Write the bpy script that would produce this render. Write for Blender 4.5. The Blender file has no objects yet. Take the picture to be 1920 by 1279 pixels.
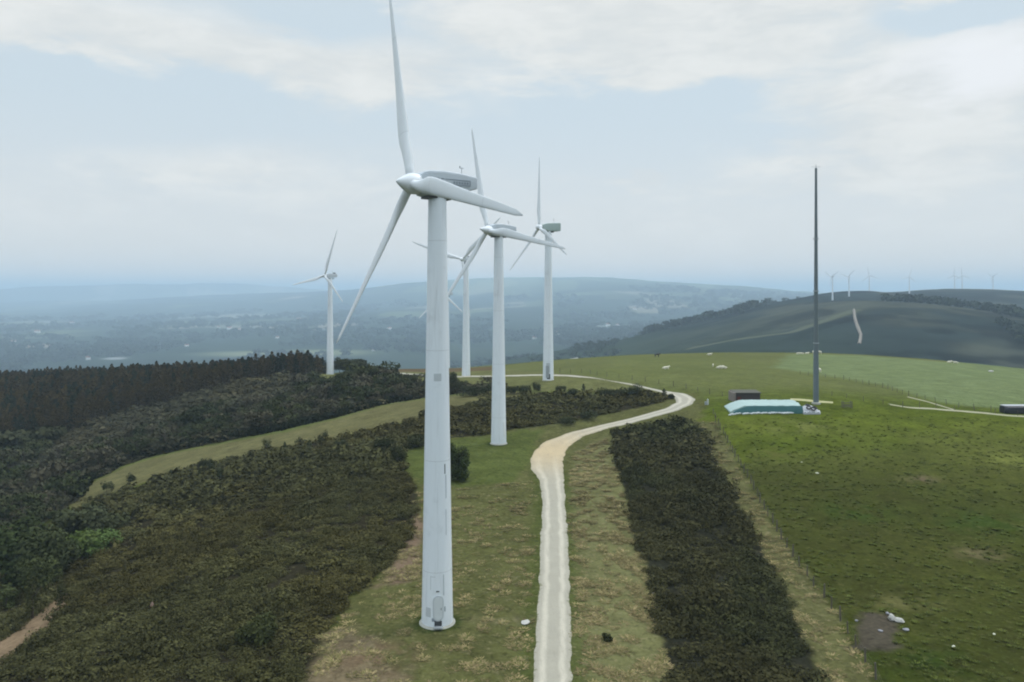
import bpy, math, random
import numpy as np
from mathutils import Vector, Matrix

# ------------------------------------------------------------------ camera, sky, sun, exposure
SC = bpy.context.scene
F, CX, YH, CZ = 1400.0, 960.0, 545.0, 34.2      # focal length in px of a 1920 px wide frame, horizon row, camera height
cam = bpy.data.cameras.new("camera"); camo = bpy.data.objects.new("camera", cam)
SC.collection.objects.link(camo); SC.camera = camo
camo.location = (0, 0, CZ); camo.rotation_euler = (math.radians(90), 0, 0)
cam.lens = F/1920*36; cam.sensor_width = 36; cam.shift_y = -(639.5-YH)/1920
cam.clip_start = 1; cam.clip_end = 90000

SUN_EL, SUN_AZ = 58, 62          # azimuth from +Y towards +X
W = bpy.data.worlds.new("World"); SC.world = W; W.use_nodes = True
nt = W.node_tree; N = nt.nodes; L = nt.links; N.clear()
def nd(t, **k):
    n = N.new(t)
    for a, b in k.items(): setattr(n, a, b)
    return n
def put(s, v):
    if isinstance(v, bpy.types.NodeSocket): L.new(v, s)
    else: s.default_value = v
def mth(op, a, b=0.0, c=0.0, clamp=False):
    n = nd('ShaderNodeMath', operation=op); n.use_clamp = clamp
    put(n.inputs[0], a); put(n.inputs[1], b); put(n.inputs[2], c)
    return n.outputs[0]
def mixc(f, a, b, bt='MIX'):
    n = nd('ShaderNodeMix', data_type='RGBA', blend_type=bt)
    put(n.inputs[0], f); put(n.inputs[6], a); put(n.inputs[7], b)
    return n.outputs[2]
def ramp(v, lo, hi):
    n = nd('ShaderNodeMapRange', interpolation_type='SMOOTHSTEP')
    put(n.inputs[0], v); n.inputs[1].default_value = lo; n.inputs[2].default_value = hi
    return n.outputs[0]
def noise(vec, scale, detail=4, rough=.55, dist=0.0):
    n = nd('ShaderNodeTexNoise'); put(n.inputs['Vector'], vec)
    n.inputs['Scale'].default_value = scale; n.inputs['Detail'].default_value = detail
    n.inputs['Roughness'].default_value = rough; n.inputs['Distortion'].default_value = dist
    return n.outputs[0]
SKY_STR = 0.1
def mul(c, f):
    n = nd('ShaderNodeVectorMath', operation='SCALE'); put(n.inputs[0], c); put(n.inputs['Scale'], f); return n.outputs[0]
sky = nd('ShaderNodeTexSky', sky_type='NISHITA', sun_disc=False)
sky.sun_elevation = math.radians(SUN_EL); sky.sun_rotation = math.radians(SUN_AZ)
tc = nd('ShaderNodeTexCoord'); sep = nd('ShaderNodeSeparateXYZ'); L.new(tc.outputs['Generated'], sep.inputs[0])
dx, dy, dz = sep.outputs
az = mth('ARCTAN2', dx, dy)
el = mth('DIVIDE', dz, mth('SQRT', mth('ADD', mth('MULTIPLY', dx, dx), mth('ADD', mth('MULTIPLY', dy, dy), 1e-5))))
cmb = nd('ShaderNodeCombineXYZ'); L.new(az, cmb.inputs[0]); L.new(mth('MULTIPLY', el, 2.6), cmb.inputs[1]); cmb.inputs[2].default_value = 3.7
wisp = noise(cmb.outputs[0], 4.5, 7, .58, .25)
fine = noise(cmb.outputs[0], 11.0, 6, .6, .3)
warp = mth('ADD', mth('MULTIPLY', mth('SUBTRACT', wisp, .5), 0.32), mth('MULTIPLY', mth('SUBTRACT', fine, .5), .12))
def blob(px, py, rx, ry, w):
    a0 = math.atan((px-CX)/F); e0 = (YH-py)/F*math.cos(a0)
    u = mth('DIVIDE', mth('SUBTRACT', mth('ADD', az, mth('MULTIPLY', warp, .55)), a0), rx/F)
    v = mth('DIVIDE', mth('SUBTRACT', mth('ADD', el, mth('MULTIPLY', warp, .3)), e0), ry/F)
    r = mth('SQRT', mth('ADD', mth('MULTIPLY', u, u), mth('MULTIPLY', v, v)))
    return mth('MULTIPLY', ramp(r, 1.25, .25), w)
cloud = mth('MULTIPLY', mth('SUBTRACT', wisp, .5), 1.6)
for b in [(190,60,330,75,.75),(640,135,300,60,.7),(1250,40,560,110,.95),(1330,130,300,45,.5),(1850,120,200,90,.9),(1600,200,300,80,.55),
          (1750,290,330,70,.6),(1180,348,60,22,.45),(1400,362,170,24,.3),(340,285,240,40,.45),(950,215,120,40,.25),
          (590,20,130,60,-.9),(160,210,330,85,-.75),(1130,240,360,90,-.8),(1840,10,160,38,-1.1),(1660,20,60,30,-.3),(40,130,120,50,-.5)]:
    cloud = mth('ADD', cloud, blob(*b))
cm = ramp(mth('ADD', cloud, mth('MULTIPLY', mth('SUBTRACT', fine, .5), .9)), -.36, .78)
white = mth('ADD', blob(1860,110,170,75,1.0), mth('MULTIPLY', mth('SUBTRACT', fine, .45), .5), clamp=True)
K = 1.0/SKY_STR
veil = mixc(ramp(el, .02, .26), (.80*K, .815*K, .81*K, 1), (.665*K, .77*K, .835*K, 1))
base = mixc(.10, veil, sky.outputs[0])
cc = mixc(ramp(mth('ADD', mth('MULTIPLY', fine, .6), mth('MULTIPLY', wisp, .4)), .36, .64), (.72*K, .76*K, .77*K, 1), (.82*K, .845*K, .835*K, 1))
cc = mixc(white, cc, (.88*K, .91*K, .94*K, 1))
col = mixc(mth('MULTIPLY', cm, mth('ADD', .55, mth('MULTIPLY', ramp(el, .03, .15), .45))), base, cc)
col = mul(col, mth('ADD', 1.0, mth('MULTIPLY', ramp(el, .45, 1.6), 1.7)))   # overcast sky is brightest overhead
bg = nd('ShaderNodeBackground'); L.new(col, bg.inputs[0]); bg.inputs[1].default_value = SKY_STR
wo = nd('ShaderNodeOutputWorld'); L.new(bg.outputs[0], wo.inputs[0])

sun = bpy.data.lights.new("sun", 'SUN'); sun.energy = 1.1; sun.angle = math.radians(14); sun.color = (1, .965, .92)
suno = bpy.data.objects.new("sun", sun); SC.collection.objects.link(suno)
_e, _a = math.radians(SUN_EL), math.radians(SUN_AZ)
suno.rotation_euler = Vector((math.sin(_a)*math.cos(_e), math.cos(_a)*math.cos(_e), math.sin(_e))).to_track_quat('Z', 'Y').to_euler()
suno.location = (0, 0, 200)
SC.view_settings.view_transform = 'Standard'; SC.view_settings.look = 'None'
SC.view_settings.exposure = 0.0; SC.view_settings.gamma = 1; SC.view_settings.use_curve_mapping = False
SC.render.engine = 'CYCLES'; SC.cycles.use_denoising = True; SC.cycles.max_bounces = 4; SC.cycles.diffuse_bounces = 2
SC.cycles.volume_bounces = 2; SC.cycles.filter_width = 2.0

rng = np.random.default_rng(7); random.seed(7)
COL = SC.collection

# ------------------------------------------------------------------ helpers
def mesh_np(name, V, Fq, mat=None, smooth=True, attrs=None):
    V = np.asarray(V, np.float32); Fq = np.asarray(Fq, np.int32); k = Fq.shape[1]; n = len(Fq)
    me = bpy.data.meshes.new(name)
    me.vertices.add(len(V)); me.vertices.foreach_set('co', V.ravel())
    me.loops.add(n*k); me.loops.foreach_set('vertex_index', Fq.ravel())
    me.polygons.add(n); me.polygons.foreach_set('loop_start', np.arange(0, n*k, k, dtype=np.int32))
    me.update(calc_edges=True)
    me.polygons.foreach_set('use_smooth', np.full(n, smooth))
    for a, d in (attrs or {}).items():
        d = np.asarray(d, np.float32)
        if d.ndim == 1: me.attributes.new(a, 'FLOAT', 'POINT').data.foreach_set('value', d)
        else:
            me.attributes.new(a, 'FLOAT_COLOR', 'POINT').data.foreach_set('color', np.concatenate([d, np.ones((len(d), 1), np.float32)], 1).ravel())
    if mat: me.materials.append(mat)
    return me
def mesh_py(name, V, Fs, mat=None, smooth=False):
    me = bpy.data.meshes.new(name); me.from_pydata([tuple(v) for v in V], [], Fs); me.update()
    for p in me.polygons: p.use_smooth = smooth
    if mat: me.materials.append(mat)
    return me
def obj(name, me, parent=None):
    o = bpy.data.objects.new(name, me); COL.objects.link(o)
    if parent: o.parent = parent
    return o
def tag(o, label=None, cat=None, group=None, kind=None):
    if label: o['label'] = label
    if cat: o['category'] = cat
    if group: o['group'] = group
    if kind: o['kind'] = kind
    return o
def thing(name, loc, label, cat, group=None, rz=0):
    o = obj(name, None); o.location = loc; o.rotation_euler = (0, 0, rz)
    return tag(o, label, cat, group)
def copy_tree(o, parent=None):
    c = o.copy(); COL.objects.link(c); c.parent = parent
    for ch in list(o.children): copy_tree(ch, c)
    return c
def rep(o, first, loc, rz, s, label, group):
    c = o if first else copy_tree(o)
    c.location = loc; c.rotation_euler = (0, 0, rz); c.scale = s if hasattr(s, '__len__') else (s, s, s)
    c['label'] = label; c['group'] = group
    return c
class MB:
    """collects rings and boxes into one mesh"""
    def __init__(s): s.V = []; s.F = []
    def add(s, V, Fs):
        b = len(s.V); s.V += [Vector(v) for v in V]; s.F += [[b+i for i in f] for f in Fs]; return s
    def box(s, c, d, M=None, taper=1.0):
        x, y, z = d[0]/2, d[1]/2, d[2]/2
        V = [Vector((sx*x*(taper if sz > 0 else 1), sy*y*(taper if sz > 0 else 1), sz*z)) for sz in (-1, 1) for sx, sy in ((-1,-1),(1,-1),(1,1),(-1,1))]
        V = [(M @ v if M else v)+Vector(c) for v in V]
        return s.add(V, [(0,3,2,1),(4,5,6,7),(0,1,5,4),(1,2,6,5),(2,3,7,6),(3,0,4,7)])
    def loft(s, rings, cap=True):
        n = len(rings[0]); V = [v for r in rings for v in r]; Fs = []
        for i in range(len(rings)-1):
            for j in range(n):
                a = i*n+j; b = i*n+(j+1) % n
                Fs.append((a, b, b+n, a+n))
        if cap: Fs.append(tuple(range(n-1, -1, -1))); Fs.append(tuple(range((len(rings)-1)*n, len(rings)*n)))
        return s.add(V, Fs)
    def rev(s, prof, n=24, M=None):
        """profile of (radius, height) pairs turned about z"""
        R = []
        for r, h in prof:
            ring = [Vector((r*math.cos(2*math.pi*k/n), r*math.sin(2*math.pi*k/n), h)) for k in range(n)]
            R.append([M @ v for v in ring] if M else ring)
        return s.loft(R)
    def tube(s, a, b, r0, r1=None, n=8):
        a, b = Vector(a), Vector(b); q = (b-a).to_track_quat('Z', 'Y').to_matrix(); r1 = r0 if r1 is None else r1
        R = [[p+q @ Vector((r*math.cos(2*math.pi*k/n), r*math.sin(2*math.pi*k/n), 0)) for k in range(n)] for p, r in ((a, r0), (b, r1))]
        return s.loft(R)
    def mesh(s, name, mat, smooth=False): 
        me = mesh_py(name, s.V, s.F, mat, smooth)
        return me
    def build(s, name, mat, parent=None, smooth=False, auto=False):
        o = obj(name, s.mesh(name, mat, smooth or auto), parent)
        if auto:
            try: o.data.set_sharp_from_angle(angle=math.radians(35))
            except Exception: pass
        return o

# ---- 2-D value noise
def _hash(ix, iy, seed):
    h = (ix.astype(np.int64)*374761393 + iy.astype(np.int64)*668265263 + seed*974634777) & 0xffffffff
    h = ((h ^ (h >> 13))*1274126177) & 0xffffffff
    return ((h ^ (h >> 16)) & 0xffff)/65535.0
def vnoise(x, y, seed=0):
    ix = np.floor(x); iy = np.floor(y); fx = x-ix; fy = y-iy
    fx = fx*fx*(3-2*fx); fy = fy*fy*(3-2*fy)
    a = _hash(ix, iy, seed); b = _hash(ix+1, iy, seed); c = _hash(ix, iy+1, seed); d = _hash(ix+1, iy+1, seed)
    return (a*(1-fx)+b*fx)*(1-fy)+(c*(1-fx)+d*fx)*fy
def fbm(x, y, seed=0, o=4):
    s = 0; a = .5; t = 0
    for i in range(o):
        s = s+a*vnoise(x, y, seed+i*17); t += a; a *= .5; x = x*2.03+11.3; y = y*2.03+5.7
    return s/t
def sstep(v, lo, hi):
    t = np.clip((v-lo)/(hi-lo), 0, 1); return t*t*(3-2*t)

# ------------------------------------------------------------------ terrain heights (surveyed points, thin-plate interpolation)
def P(px, py, Y): return ((px-CX)*Y/F, Y, CZ-(py-YH)*Y/F)
near_px = [(1035,1279,65.2),(820,1168,76.8),(1040,1000,104),(1025,880,137),(935,833,157.5),(1060,830,158),(1180,790,172),(1300,745,190),
 (1180,725,207),(1060,706,228),(1028,713,220.3),(874,705,289),(790,704,300),(690,697,345),(619,703,339),(700,690,362),(800,693,360),(940,688,335),
 (1100,673,340),(1300,664,345),(1480,661,345),(1620,665,330),(1780,678,310),(1900,690,300),(1530,754,172),(1400,770,166),(1850,775,172),
 (1700,720,225),(1500,700,250),(1250,690,265),(1900,720,230),(1600,900,122),(1900,900,122),(1600,1080,88),(1900,1080,88),(1900,1279,64),(1600,1279,65),
 (500,1279,65),(300,1279,68),(0,1279,72),(600,1000,107),(300,1050,108),(0,1110,113),(130,950,162),(0,1000,146),(300,890,170),(600,810,190),
 (800,760,203),(920,735,212),(700,950,117),(700,850,155),(0,900,215),(100,820,276),(300,760,290),(560,700,330),(450,780,245),(600,740,265),
 (750,718,285),(1000,745,192),(1150,740,198),(1000,1279,65),(1200,1279,65),(1000,900,128),(850,860,141),(1355,776,164.5),(1440,776,164.5),(1525,777,164.5),(1355,762,173),(1500,758,173)]
near_pts = [P(*a) for a in near_px] + [(-95,372,-8.5),(-184,392,-14),(-288,420,-21),(-400,420,-28),(170,120,3.5),(190,250,3),(150,60,-1),(0,0,-.6),(0,-60,-2),
 (90,0,-1),(-60,0,-7),(-150,50,-21),(-210,150,-25),(0,35,0),(60,470,-6),(-60,470,-18),(-200,500,-30),(250,420,-10),(350,250,-8),(300,60,-8)]
far_px = [(1376,594,1500),(1429,578,1500),(1480,568,1480),(1526,556,1550),(1567,548,1750),(1608,546,1800),(1670,550,1850),(1741,543,2050),(1801,543,2150),
 (1915,550,2150),(2250,556,2200),(1561,563,1430),(1592,558,1600),(1620,566,1150),(1660,563,1200),(1750,572,1200),(1850,583,1150),(1920,600,1080),
 (1605,600,1000),(1612,650,850),(1500,620,1050),(1400,640,1000),(1500,660,850),(1750,640,850),(1900,670,800),(1280,640,1250),(1150,650,1500),(1050,655,1750),
 (1220,638,2600),(1170,645,1900),(1222,634,1450),(1300,614,1480),(1260,632,1900),(1741,575,1500),(1850,575,1600),
 (1000,526,8500),(1280,530,8500),(1400,540,8000),(1495,552,7500),(800,530,9000),(650,545,9500),(450,553,10500),(300,557,13000),
 (1000,560,6500),(1000,590,5000),(1000,620,3800),(1300,560,6000),(1300,600,4500),(700,590,5500),(700,570,7500)]
far_pts = [P(*a) for a in far_px] + [(x,y,z) for x,y,z in [(-3000,3000,-210),(-1200,1500,-200),(-300,900,-120),(-300,2200,-205),(-2500,1200,-215),(-6000,5000,-200),(-3500,6500,-195),
 (-6000,9000,-190),(0,1300,-150),(1600,3200,-60),(3000,4500,-100),(3000,2500,-30),(5000,7000,-120),(900,600,-60),(400,620,-70),(1800,900,-60),(4000,12000,-150),(-4000,14000,-180),
 (0,15000,-160),(9000,12000,-180),(-9000,2000,-210),(-900,500,-120),(8000,2000,-150),(-400,3400,-190),(9000,6000,-150),(1500,100,-90),(-1500,0,-200),(0,-1500,-150)]]
class TPS:
    def __init__(s, P_, scale, lam):
        P_ = np.array(P_, float); s.s = scale; s.X = P_[:, :2]/scale; n = len(P_)
        K_ = s.k(s.X, s.X)+lam*np.eye(n); A = np.hstack([np.ones((n,1)), s.X])
        M = np.block([[K_, A],[A.T, np.zeros((3,3))]]); s.w = np.linalg.solve(M, np.concatenate([P_[:,2], np.zeros(3)]))
    def k(s, a, b):
        r2 = ((a[:,None,:]-b[None])**2).sum(-1); return .5*r2*np.log(r2+1e-12)
    def __call__(s, x, y):
        q = np.stack([x.ravel(), y.ravel()],1)/s.s; out = np.empty(len(q))
        for i in range(0, len(q), 60000):
            c = q[i:i+60000]; out[i:i+60000] = s.k(c, s.X) @ s.w[:-3]+s.w[-3]+c @ s.w[-2:]
        return out.reshape(x.shape)
tn = TPS(near_pts, 100., .01); tf = TPS(far_pts, 1000., .004)
def height(x, y):
    x = np.asarray(x, float); y = np.asarray(y, float); r = np.hypot(x, y)
    k = np.minimum(1, 470/np.maximum(r, 1e-3)); zn = tn(x*k, y*k)
    kf = np.minimum(1, 15500/np.maximum(r, 1e-3)); zf = tf(x*kf, y*kf)
    zf = zf*(1-sstep(r, 12000, 16000))-190*sstep(r, 12000, 16000)
    rough = sstep(r, 2000, 4500)
    zf = zf+rough*(fbm(x/900, y/900, 5, 4)-.5)*55+(1-rough)*(fbm(x/160, y/160, 9, 4)-.5)*9
    zf = zf+rough*sstep(r, 2500, 9000)*(fbm(x/350, y/350, 6, 3)-.5)*26
    for a, d, h, wa, wd in [(-.46,15800,290,.13,900),(-.60,15500,200,.11,900),(-.33,16000,240,.10,900),(-.2,15800,170,.08,900)]:
        g = np.exp(-((np.arctan2(x, y)-a)/wa)**2-((r-d)/wd)**2); zf = zf+h*g*(.85+.3*fbm(x/1800, y/1800, 3, 3))
    st = 352+90*sstep(-x, 60, 150)
    w = sstep(r, st, 1050)
    zn = zn+(fbm(x/14, y/14, 1, 3)-.5)*.5*sstep(r, 20, 60)
    return zn*(1-w)+zf*w
_Ys = np.exp(np.linspace(math.log(45), math.log(1800), 1400))
def hit(px, py):
    """where the ray through a point of the survey photograph meets the ground"""
    x = (px-CX)/F*_Ys; z = CZ-(py-YH)/F*_Ys; g = height(x, _Ys)
    i = np.argmax(z <= g)
    if z[i] > g[i]: i = len(_Ys)-1
    if i > 0:
        a, b = z[i-1]-g[i-1], z[i]-g[i]; t = a/(a-b) if a != b else 0; t = min(max(t, 0), 1)
        Y = _Ys[i-1]*(1-t)+_Ys[i]*t
    else: Y = _Ys[0]
    return ((px-CX)/F*Y, Y)
def ground(x, y): return float(height(np.array([x]), np.array([y]))[0])
def poly(pts): return np.array([hit(*p) for p in pts])
def inside(Pg, x, y):
    c = np.zeros(x.shape, bool); j = len(Pg)-1
    for i in range(len(Pg)):
        xi, yi = Pg[i]; xj, yj = Pg[j]
        if yi != yj:
            c ^= ((yi > y) != (yj > y)) & (x < (xj-xi)*(y-yi)/(yj-yi)+xi)
        j = i
    return c
def sdist(Pg, x, y):
    """signed distance to polygon, positive inside"""
    d = np.full(x.shape, 1e9)
    for i in range(len(Pg)):
        d = np.minimum(d, segd(Pg[i], Pg[(i+1) % len(Pg)], x, y))
    return np.where(inside(Pg, x, y), d, -d)
def segd(a, b, x, y):
    vx, vy = b[0]-a[0], b[1]-a[1]; l2 = vx*vx+vy*vy+1e-9
    t = np.clip(((x-a[0])*vx+(y-a[1])*vy)/l2, 0, 1)
    return np.hypot(x-a[0]-t*vx, y-a[1]-t*vy)
def lined(Pl, x, y):
    d = np.full(x.shape, 1e9)
    for i in range(len(Pl)-1): d = np.minimum(d, segd(Pl[i], Pl[i+1], x, y))
    return d

# regions
HEATH_L = poly([(143,960),(187,932),(253,914),(333,884),(467,854),(633,822),(740,797),(845,766),(920,751),(985,745),(1010,735),(1100,739),(1190,736),(1215,741),(1258,744),
 (1235,757),(1150,774),(1060,792),(980,802),(920,814),(850,821),(790,832),(758,848),(752,872),(775,905),(782,950),(768,1010),(728,1065),(655,1120),(615,1180),(588,1240),(568,1279),(545,1420),
 (-260,1420),(-260,1180),(-200,1060),(60,1010)])
HEATH_R = poly([(1152,812),(1150,850),(1165,900),(1190,980),(1210,1060),(1225,1130),(1240,1200),(1255,1279),(1275,1420),(1585,1420),(1552,1279),(1500,1180),(1455,1080),(1400,970),(1350,880),(1322,812),(1290,790),(1200,799)])
BREAK = poly([(128,950),(150,918),(233,876),(300,856),(433,829),(533,811),(633,786),(740,757),(845,743),(920,734),(1000,735),(985,744),(920,751),(845,765),(740,795),(633,820),(467,853),(333,883),(253,912),(187,930),(140,962)])
WOOD = poly([(-200,1050),(60,1010),(128,948),(150,914),(233,872),(300,852),(433,825),(633,782),(740,753),(845,740),(940,731),(960,724),(900,724),(800,723),(720,722),(650,720),(600,712),(560,706),(480,711),(380,734),(300,756),(200,784),(100,816),(-200,856)])
PINEWOOD = np.array([hit(*p) for p in [(575,703),(480,713),(380,738),(300,760),(200,788),(100,820),(-180,862)]] + [(-330,330),(-330,452),(-184,432),(-100,410),(-96,376),(-94,352)])
PAD2 = poly([(758,848),(790,834),(850,824),(920,817),(980,806),(1020,806),(1000,835),(992,870),(960,905),(860,915),(790,905),(756,880)])
DRYROAD = poly([(1075,850),(1140,815),(1150,850),(1165,900),(1190,980),(1210,1060),(1225,1130),(1240,1200),(1255,1279),(1275,1420),(1095,1420),(1082,1279),(1078,1100),(1068,950)])
DRYFENCE = poly([(1300,790),(1345,790),(1370,840),(1410,915),(1450,985),(1490,1050),(1540,1110),(1580,1165),(1605,1220),(1640,1279),(1690,1420),(1585,1420),(1552,1279),(1500,1180),(1455,1080),(1400,970),(1350,880)])
DIRT = poly([(150,1108),(118,1110),(80,1140),(30,1180),(-60,1240),(-200,1330),(-60,1330),(20,1240),(90,1180),(135,1135)])
BROWNPATCH = poly([(600,1190),(660,1180),(720,1215),(745,1250),(760,1279),(770,1400),(545,1400),(570,1279),(585,1240)])
BROWNLEFT = poly([(765,960),(790,950),(792,1060),(760,1090),(700,1100),(735,1060)])
MUD = poly([(1595,1160),(1630,1150),(1665,1152),(1690,1170),(1680,1205),(1640,1217),(1600,1212)])
MUDFAR = poly([(1820,685),(1835,683),(1860,692),(1850,696),(1830,692)])
FIELD_FAR = poly([(1480,664),(1620,667),(1780,680),(1960,696),(1960,772),(1760,755),(1660,722),(1560,706),(1450,690)])

# track edges (left, right) as seen from the drone
TRACK = [((996,1420),(1080,1420)),((998,1279),(1073,1279)),((1003,1200),(1073,1200)),((1009,1100),(1070,1100)),((1013,1000),(1065,1000)),((1016,950),(1062,950)),((1011,900),(1058,900)),
 ((996,882),(1057,880)),((992,862),(1057,862)),((1003,843),(1062,845)),((1022,827),(1072,833)),((1060,813),(1095,818)),((1130,796),(1150,801)),((1200,779),(1220,784)),
 ((1248,766),(1272,770)),((1268,755),(1299,758)),((1264,745),(1305,748)),((1244,737),(1288,739)),((1215,730),(1240,732.5)),((1150,716),(1180,719.5)),((1100,707),(1110,709.5)),
 ((1060,703.5),(1062,706)),((1030,702.6),(1032,705)),((985,703.2),(987,705.2)),((950,704),(952,706)),((880,705),(882,707)),((800,703),(800,705.5)),((750,699.5),(750,702)),((700,696),(700,698.5)),((688,695.4),(688,697.5))]
T_L = np.array([hit(*a) for a, b in TRACK]); T_R = np.array([hit(*b) for a, b in TRACK])
T_C = (T_L+T_R)/2
FARM = [hit(*p) for p in [(1960,783),(1900,780),(1840,774),(1790,770),(1740,766),(1700,764),(1660,757)]]

# ------------------------------------------------------------------ materials
def new_mat(name):
    global N, L
    m = bpy.data.materials.new(name); m.use_nodes = True; nt = m.node_tree; N = nt.nodes; L = nt.links
    b = N['Principled BSDF']; return m, b
def attr(name): return nd('ShaderNodeAttribute', attribute_name=name)
def gpos(): return nd('ShaderNodeNewGeometry').outputs['Position']
def bump(b, h, strength=.3, dist=.1):
    n = nd('ShaderNodeBump'); n.inputs['Strength'].default_value = strength; n.inputs['Distance'].default_value = dist
    L.new(h, n.inputs['Height']); L.new(n.outputs[0], b.inputs['Normal'])
def mul(c, f):     # colour times value
    n = nd('ShaderNodeVectorMath', operation='SCALE'); put(n.inputs[0], c); put(n.inputs['Scale'], f); return n.outputs[0]
def plain(name, c, rough=.8, var=.15, scale=2.0, obj_space=False, metal=0):
    m, b = new_mat(name)
    v = nd('ShaderNodeTexCoord').outputs['Object'] if obj_space else gpos()
    nz = noise(v, scale, 5, .6)
    L.new(mul((c[0], c[1], c[2]), mth('ADD', 1-var, mth('MULTIPLY', nz, 2*var))), b.inputs['Base Color'])
    b.inputs['Roughness'].default_value = rough; b.inputs['Metallic'].default_value = metal
    return m
def leafmat(name, var=.35):
    m, b = new_mat(name)
    c = attr('col').outputs['Color']
    inf = nd('ShaderNodeObjectInfo')
    L.new(mul(c, mth('ADD', 1-var/2, mth('MULTIPLY', inf.outputs['Random'], var))), b.inputs['Base Color'])
    b.inputs['Roughness'].default_value = 1; b.inputs['Specular IOR Level'].default_value = .03
    return m
M_leaf = leafmat('foliage')
M_bark = plain('bark', (.07, .055, .045), .95, .3, 6)

def ground_mat():
    m, b = new_mat('ground_cover')
    c = attr('col').outputs['Color']; dist = attr('dist').outputs['Fac']
    p = gpos()
    mp = nd('ShaderNodeMapping'); L.new(p, mp.inputs[0]); mp.inputs['Scale'].default_value = (1, 1, .2); p2 = mp.outputs[0]
    n1 = noise(p2, 2.2, 6, .62); n2 = noise(p2, .35, 5, .6); n3 = noise(p2, .045, 5, .6)
    nearf = ramp(dist, 420, 160)
    v = mth('ADD', 1, mth('ADD', mth('MULTIPLY', mth('SUBTRACT', n1, .5), mth('MULTIPLY', nearf, 1.1)), mth('MULTIPLY', mth('SUBTRACT', n2, .5), mth('ADD', .15, mth('MULTIPLY', nearf, .75)))))
    c1 = mul(c, mth('MAXIMUM', v, .2))
    # straw-coloured blades among the green
    straw = mth('MULTIPLY', mth('MULTIPLY', ramp(noise(p2, 1.1, 6, .7), .53, .72), attr('dry').outputs['Fac']), .85)
    c2 = mixc(straw, c1, (.20, .165, .095, 1))
    tus = mth('MULTIPLY', ramp(noise(p2, 1.0, 5, .68, .5), .52, .66), mth('MULTIPLY', nearf, .62))
    c3 = mixc(tus, c2, mul(c, .42))
    L.new(c3, b.inputs['Base Color']); b.inputs['Roughness'].default_value = 1; b.inputs['Specular IOR Level'].default_value = .0
    bump(b, mth('ADD', n1, n2), .35, .18)
    return m
def track_mat():
    m, b = new_mat('white_gravel')
    p = gpos(); u = attr('across').outputs['Fac']; tan = attr('tan').outputs['Fac']
    big = noise(p, .35, 5, .6); fn = noise(p, 5, 6, .7)
    rut = mth('MAXIMUM', ramp(mth('ABSOLUTE', mth('SUBTRACT', mth('ABSOLUTE', u), .5)), .28, .02), 0)
    wn = mth('ADD', .82, mth('ADD', mth('MULTIPLY', big, .3), mth('MULTIPLY', mth('SUBTRACT', fn, .5), .35)))
    c = mixc(rut, (.33, .305, .245, 1), (.46, .42, .34, 1))
    c = mixc(tan, c, (.46, .355, .215, 1))
    c = mixc(mth('MULTIPLY', ramp(noise(p, .9, 5, .7), .55, .75), .35), c, (.27, .235, .17, 1))
    edge = ramp(mth('ADD', mth('ABSOLUTE', u), mth('MULTIPLY', mth('SUBTRACT', noise(p, 1.3, 6, .7), .5), 1.1)), .86, 1.12)
    c = mixc(mth('MULTIPLY', edge, .85), c, (.115, .118, .045, 1))
    mp = nd('ShaderNodeMapping'); L.new(p, mp.inputs[0]); mp.inputs['Scale'].default_value = (3, .25, 1); streak = noise(mp.outputs[0], 1.2, 6, .7)
    c = mixc(mth('MULTIPLY', ramp(streak, .5, .72), .45), c, (.25, .23, .19, 1))
    L.new(mul(c, wn), b.inputs['Base Color']); b.inputs['Roughness'].default_value = .95; bump(b, fn, .4, .05)
    return m
M_ground = ground_mat(); M_track = track_mat()
M_farm = plain('pale_farm_gravel', (.30, .285, .19), .95, .3, .5)
M_dirt = plain('reddish_dirt', (.17, .115, .075), .95, .5, .6)

# ------------------------------------------------------------------ the ground: one sheet to the horizon
def build_ground():
    fine_a = np.radians(np.arange(-44, 44.01, .15)); ca = np.radians(np.concatenate([np.arange(-180, -44, 4.), np.arange(48, 180, 4.)]))
    A = np.sort(np.concatenate([fine_a, ca]))
    R = np.concatenate([np.exp(np.linspace(math.log(4), math.log(52), 40, endpoint=False)), np.exp(np.linspace(math.log(52), math.log(450), 560, endpoint=False)),
                        np.exp(np.linspace(math.log(450), math.log(12000), 420, endpoint=False)), np.exp(np.linspace(math.log(12000), math.log(33000), 80))])
    a, r = np.meshgrid(A, R); x = r*np.sin(a); y = r*np.cos(a)
    z = height(x, y); z[0, :] = z[0, :].mean()
    nR, nA = a.shape
    V = np.stack([x, y, z], -1).reshape(-1, 3)
    V = np.vstack([V, [[0, 0, z[0, 0]]]])
    i, j = np.meshgrid(np.arange(nR-1), np.arange(nA), indexing='ij'); j2 = (j+1) % nA
    Fq = np.stack([i*nA+j, i*nA+j2, (i+1)*nA+j2, (i+1)*nA+j], -1).reshape(-1, 4)
    cen = nR*nA; jj = np.arange(0, nA); capq = np.stack([np.full(nA, cen), (jj+1) % nA, jj, jj], -1)
    Fq = Fq[:, ::-1]
    X, Y = V[:, 0], V[:, 1]; rr = np.hypot(X, Y)
    col, dry = ground_colour(X, Y, rr)
    # stitch centre with triangles stored as a separate small fan
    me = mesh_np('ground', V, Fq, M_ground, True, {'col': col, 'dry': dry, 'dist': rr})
    o = obj('ground', me); tag(o, kind='structure')
    return o
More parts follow.
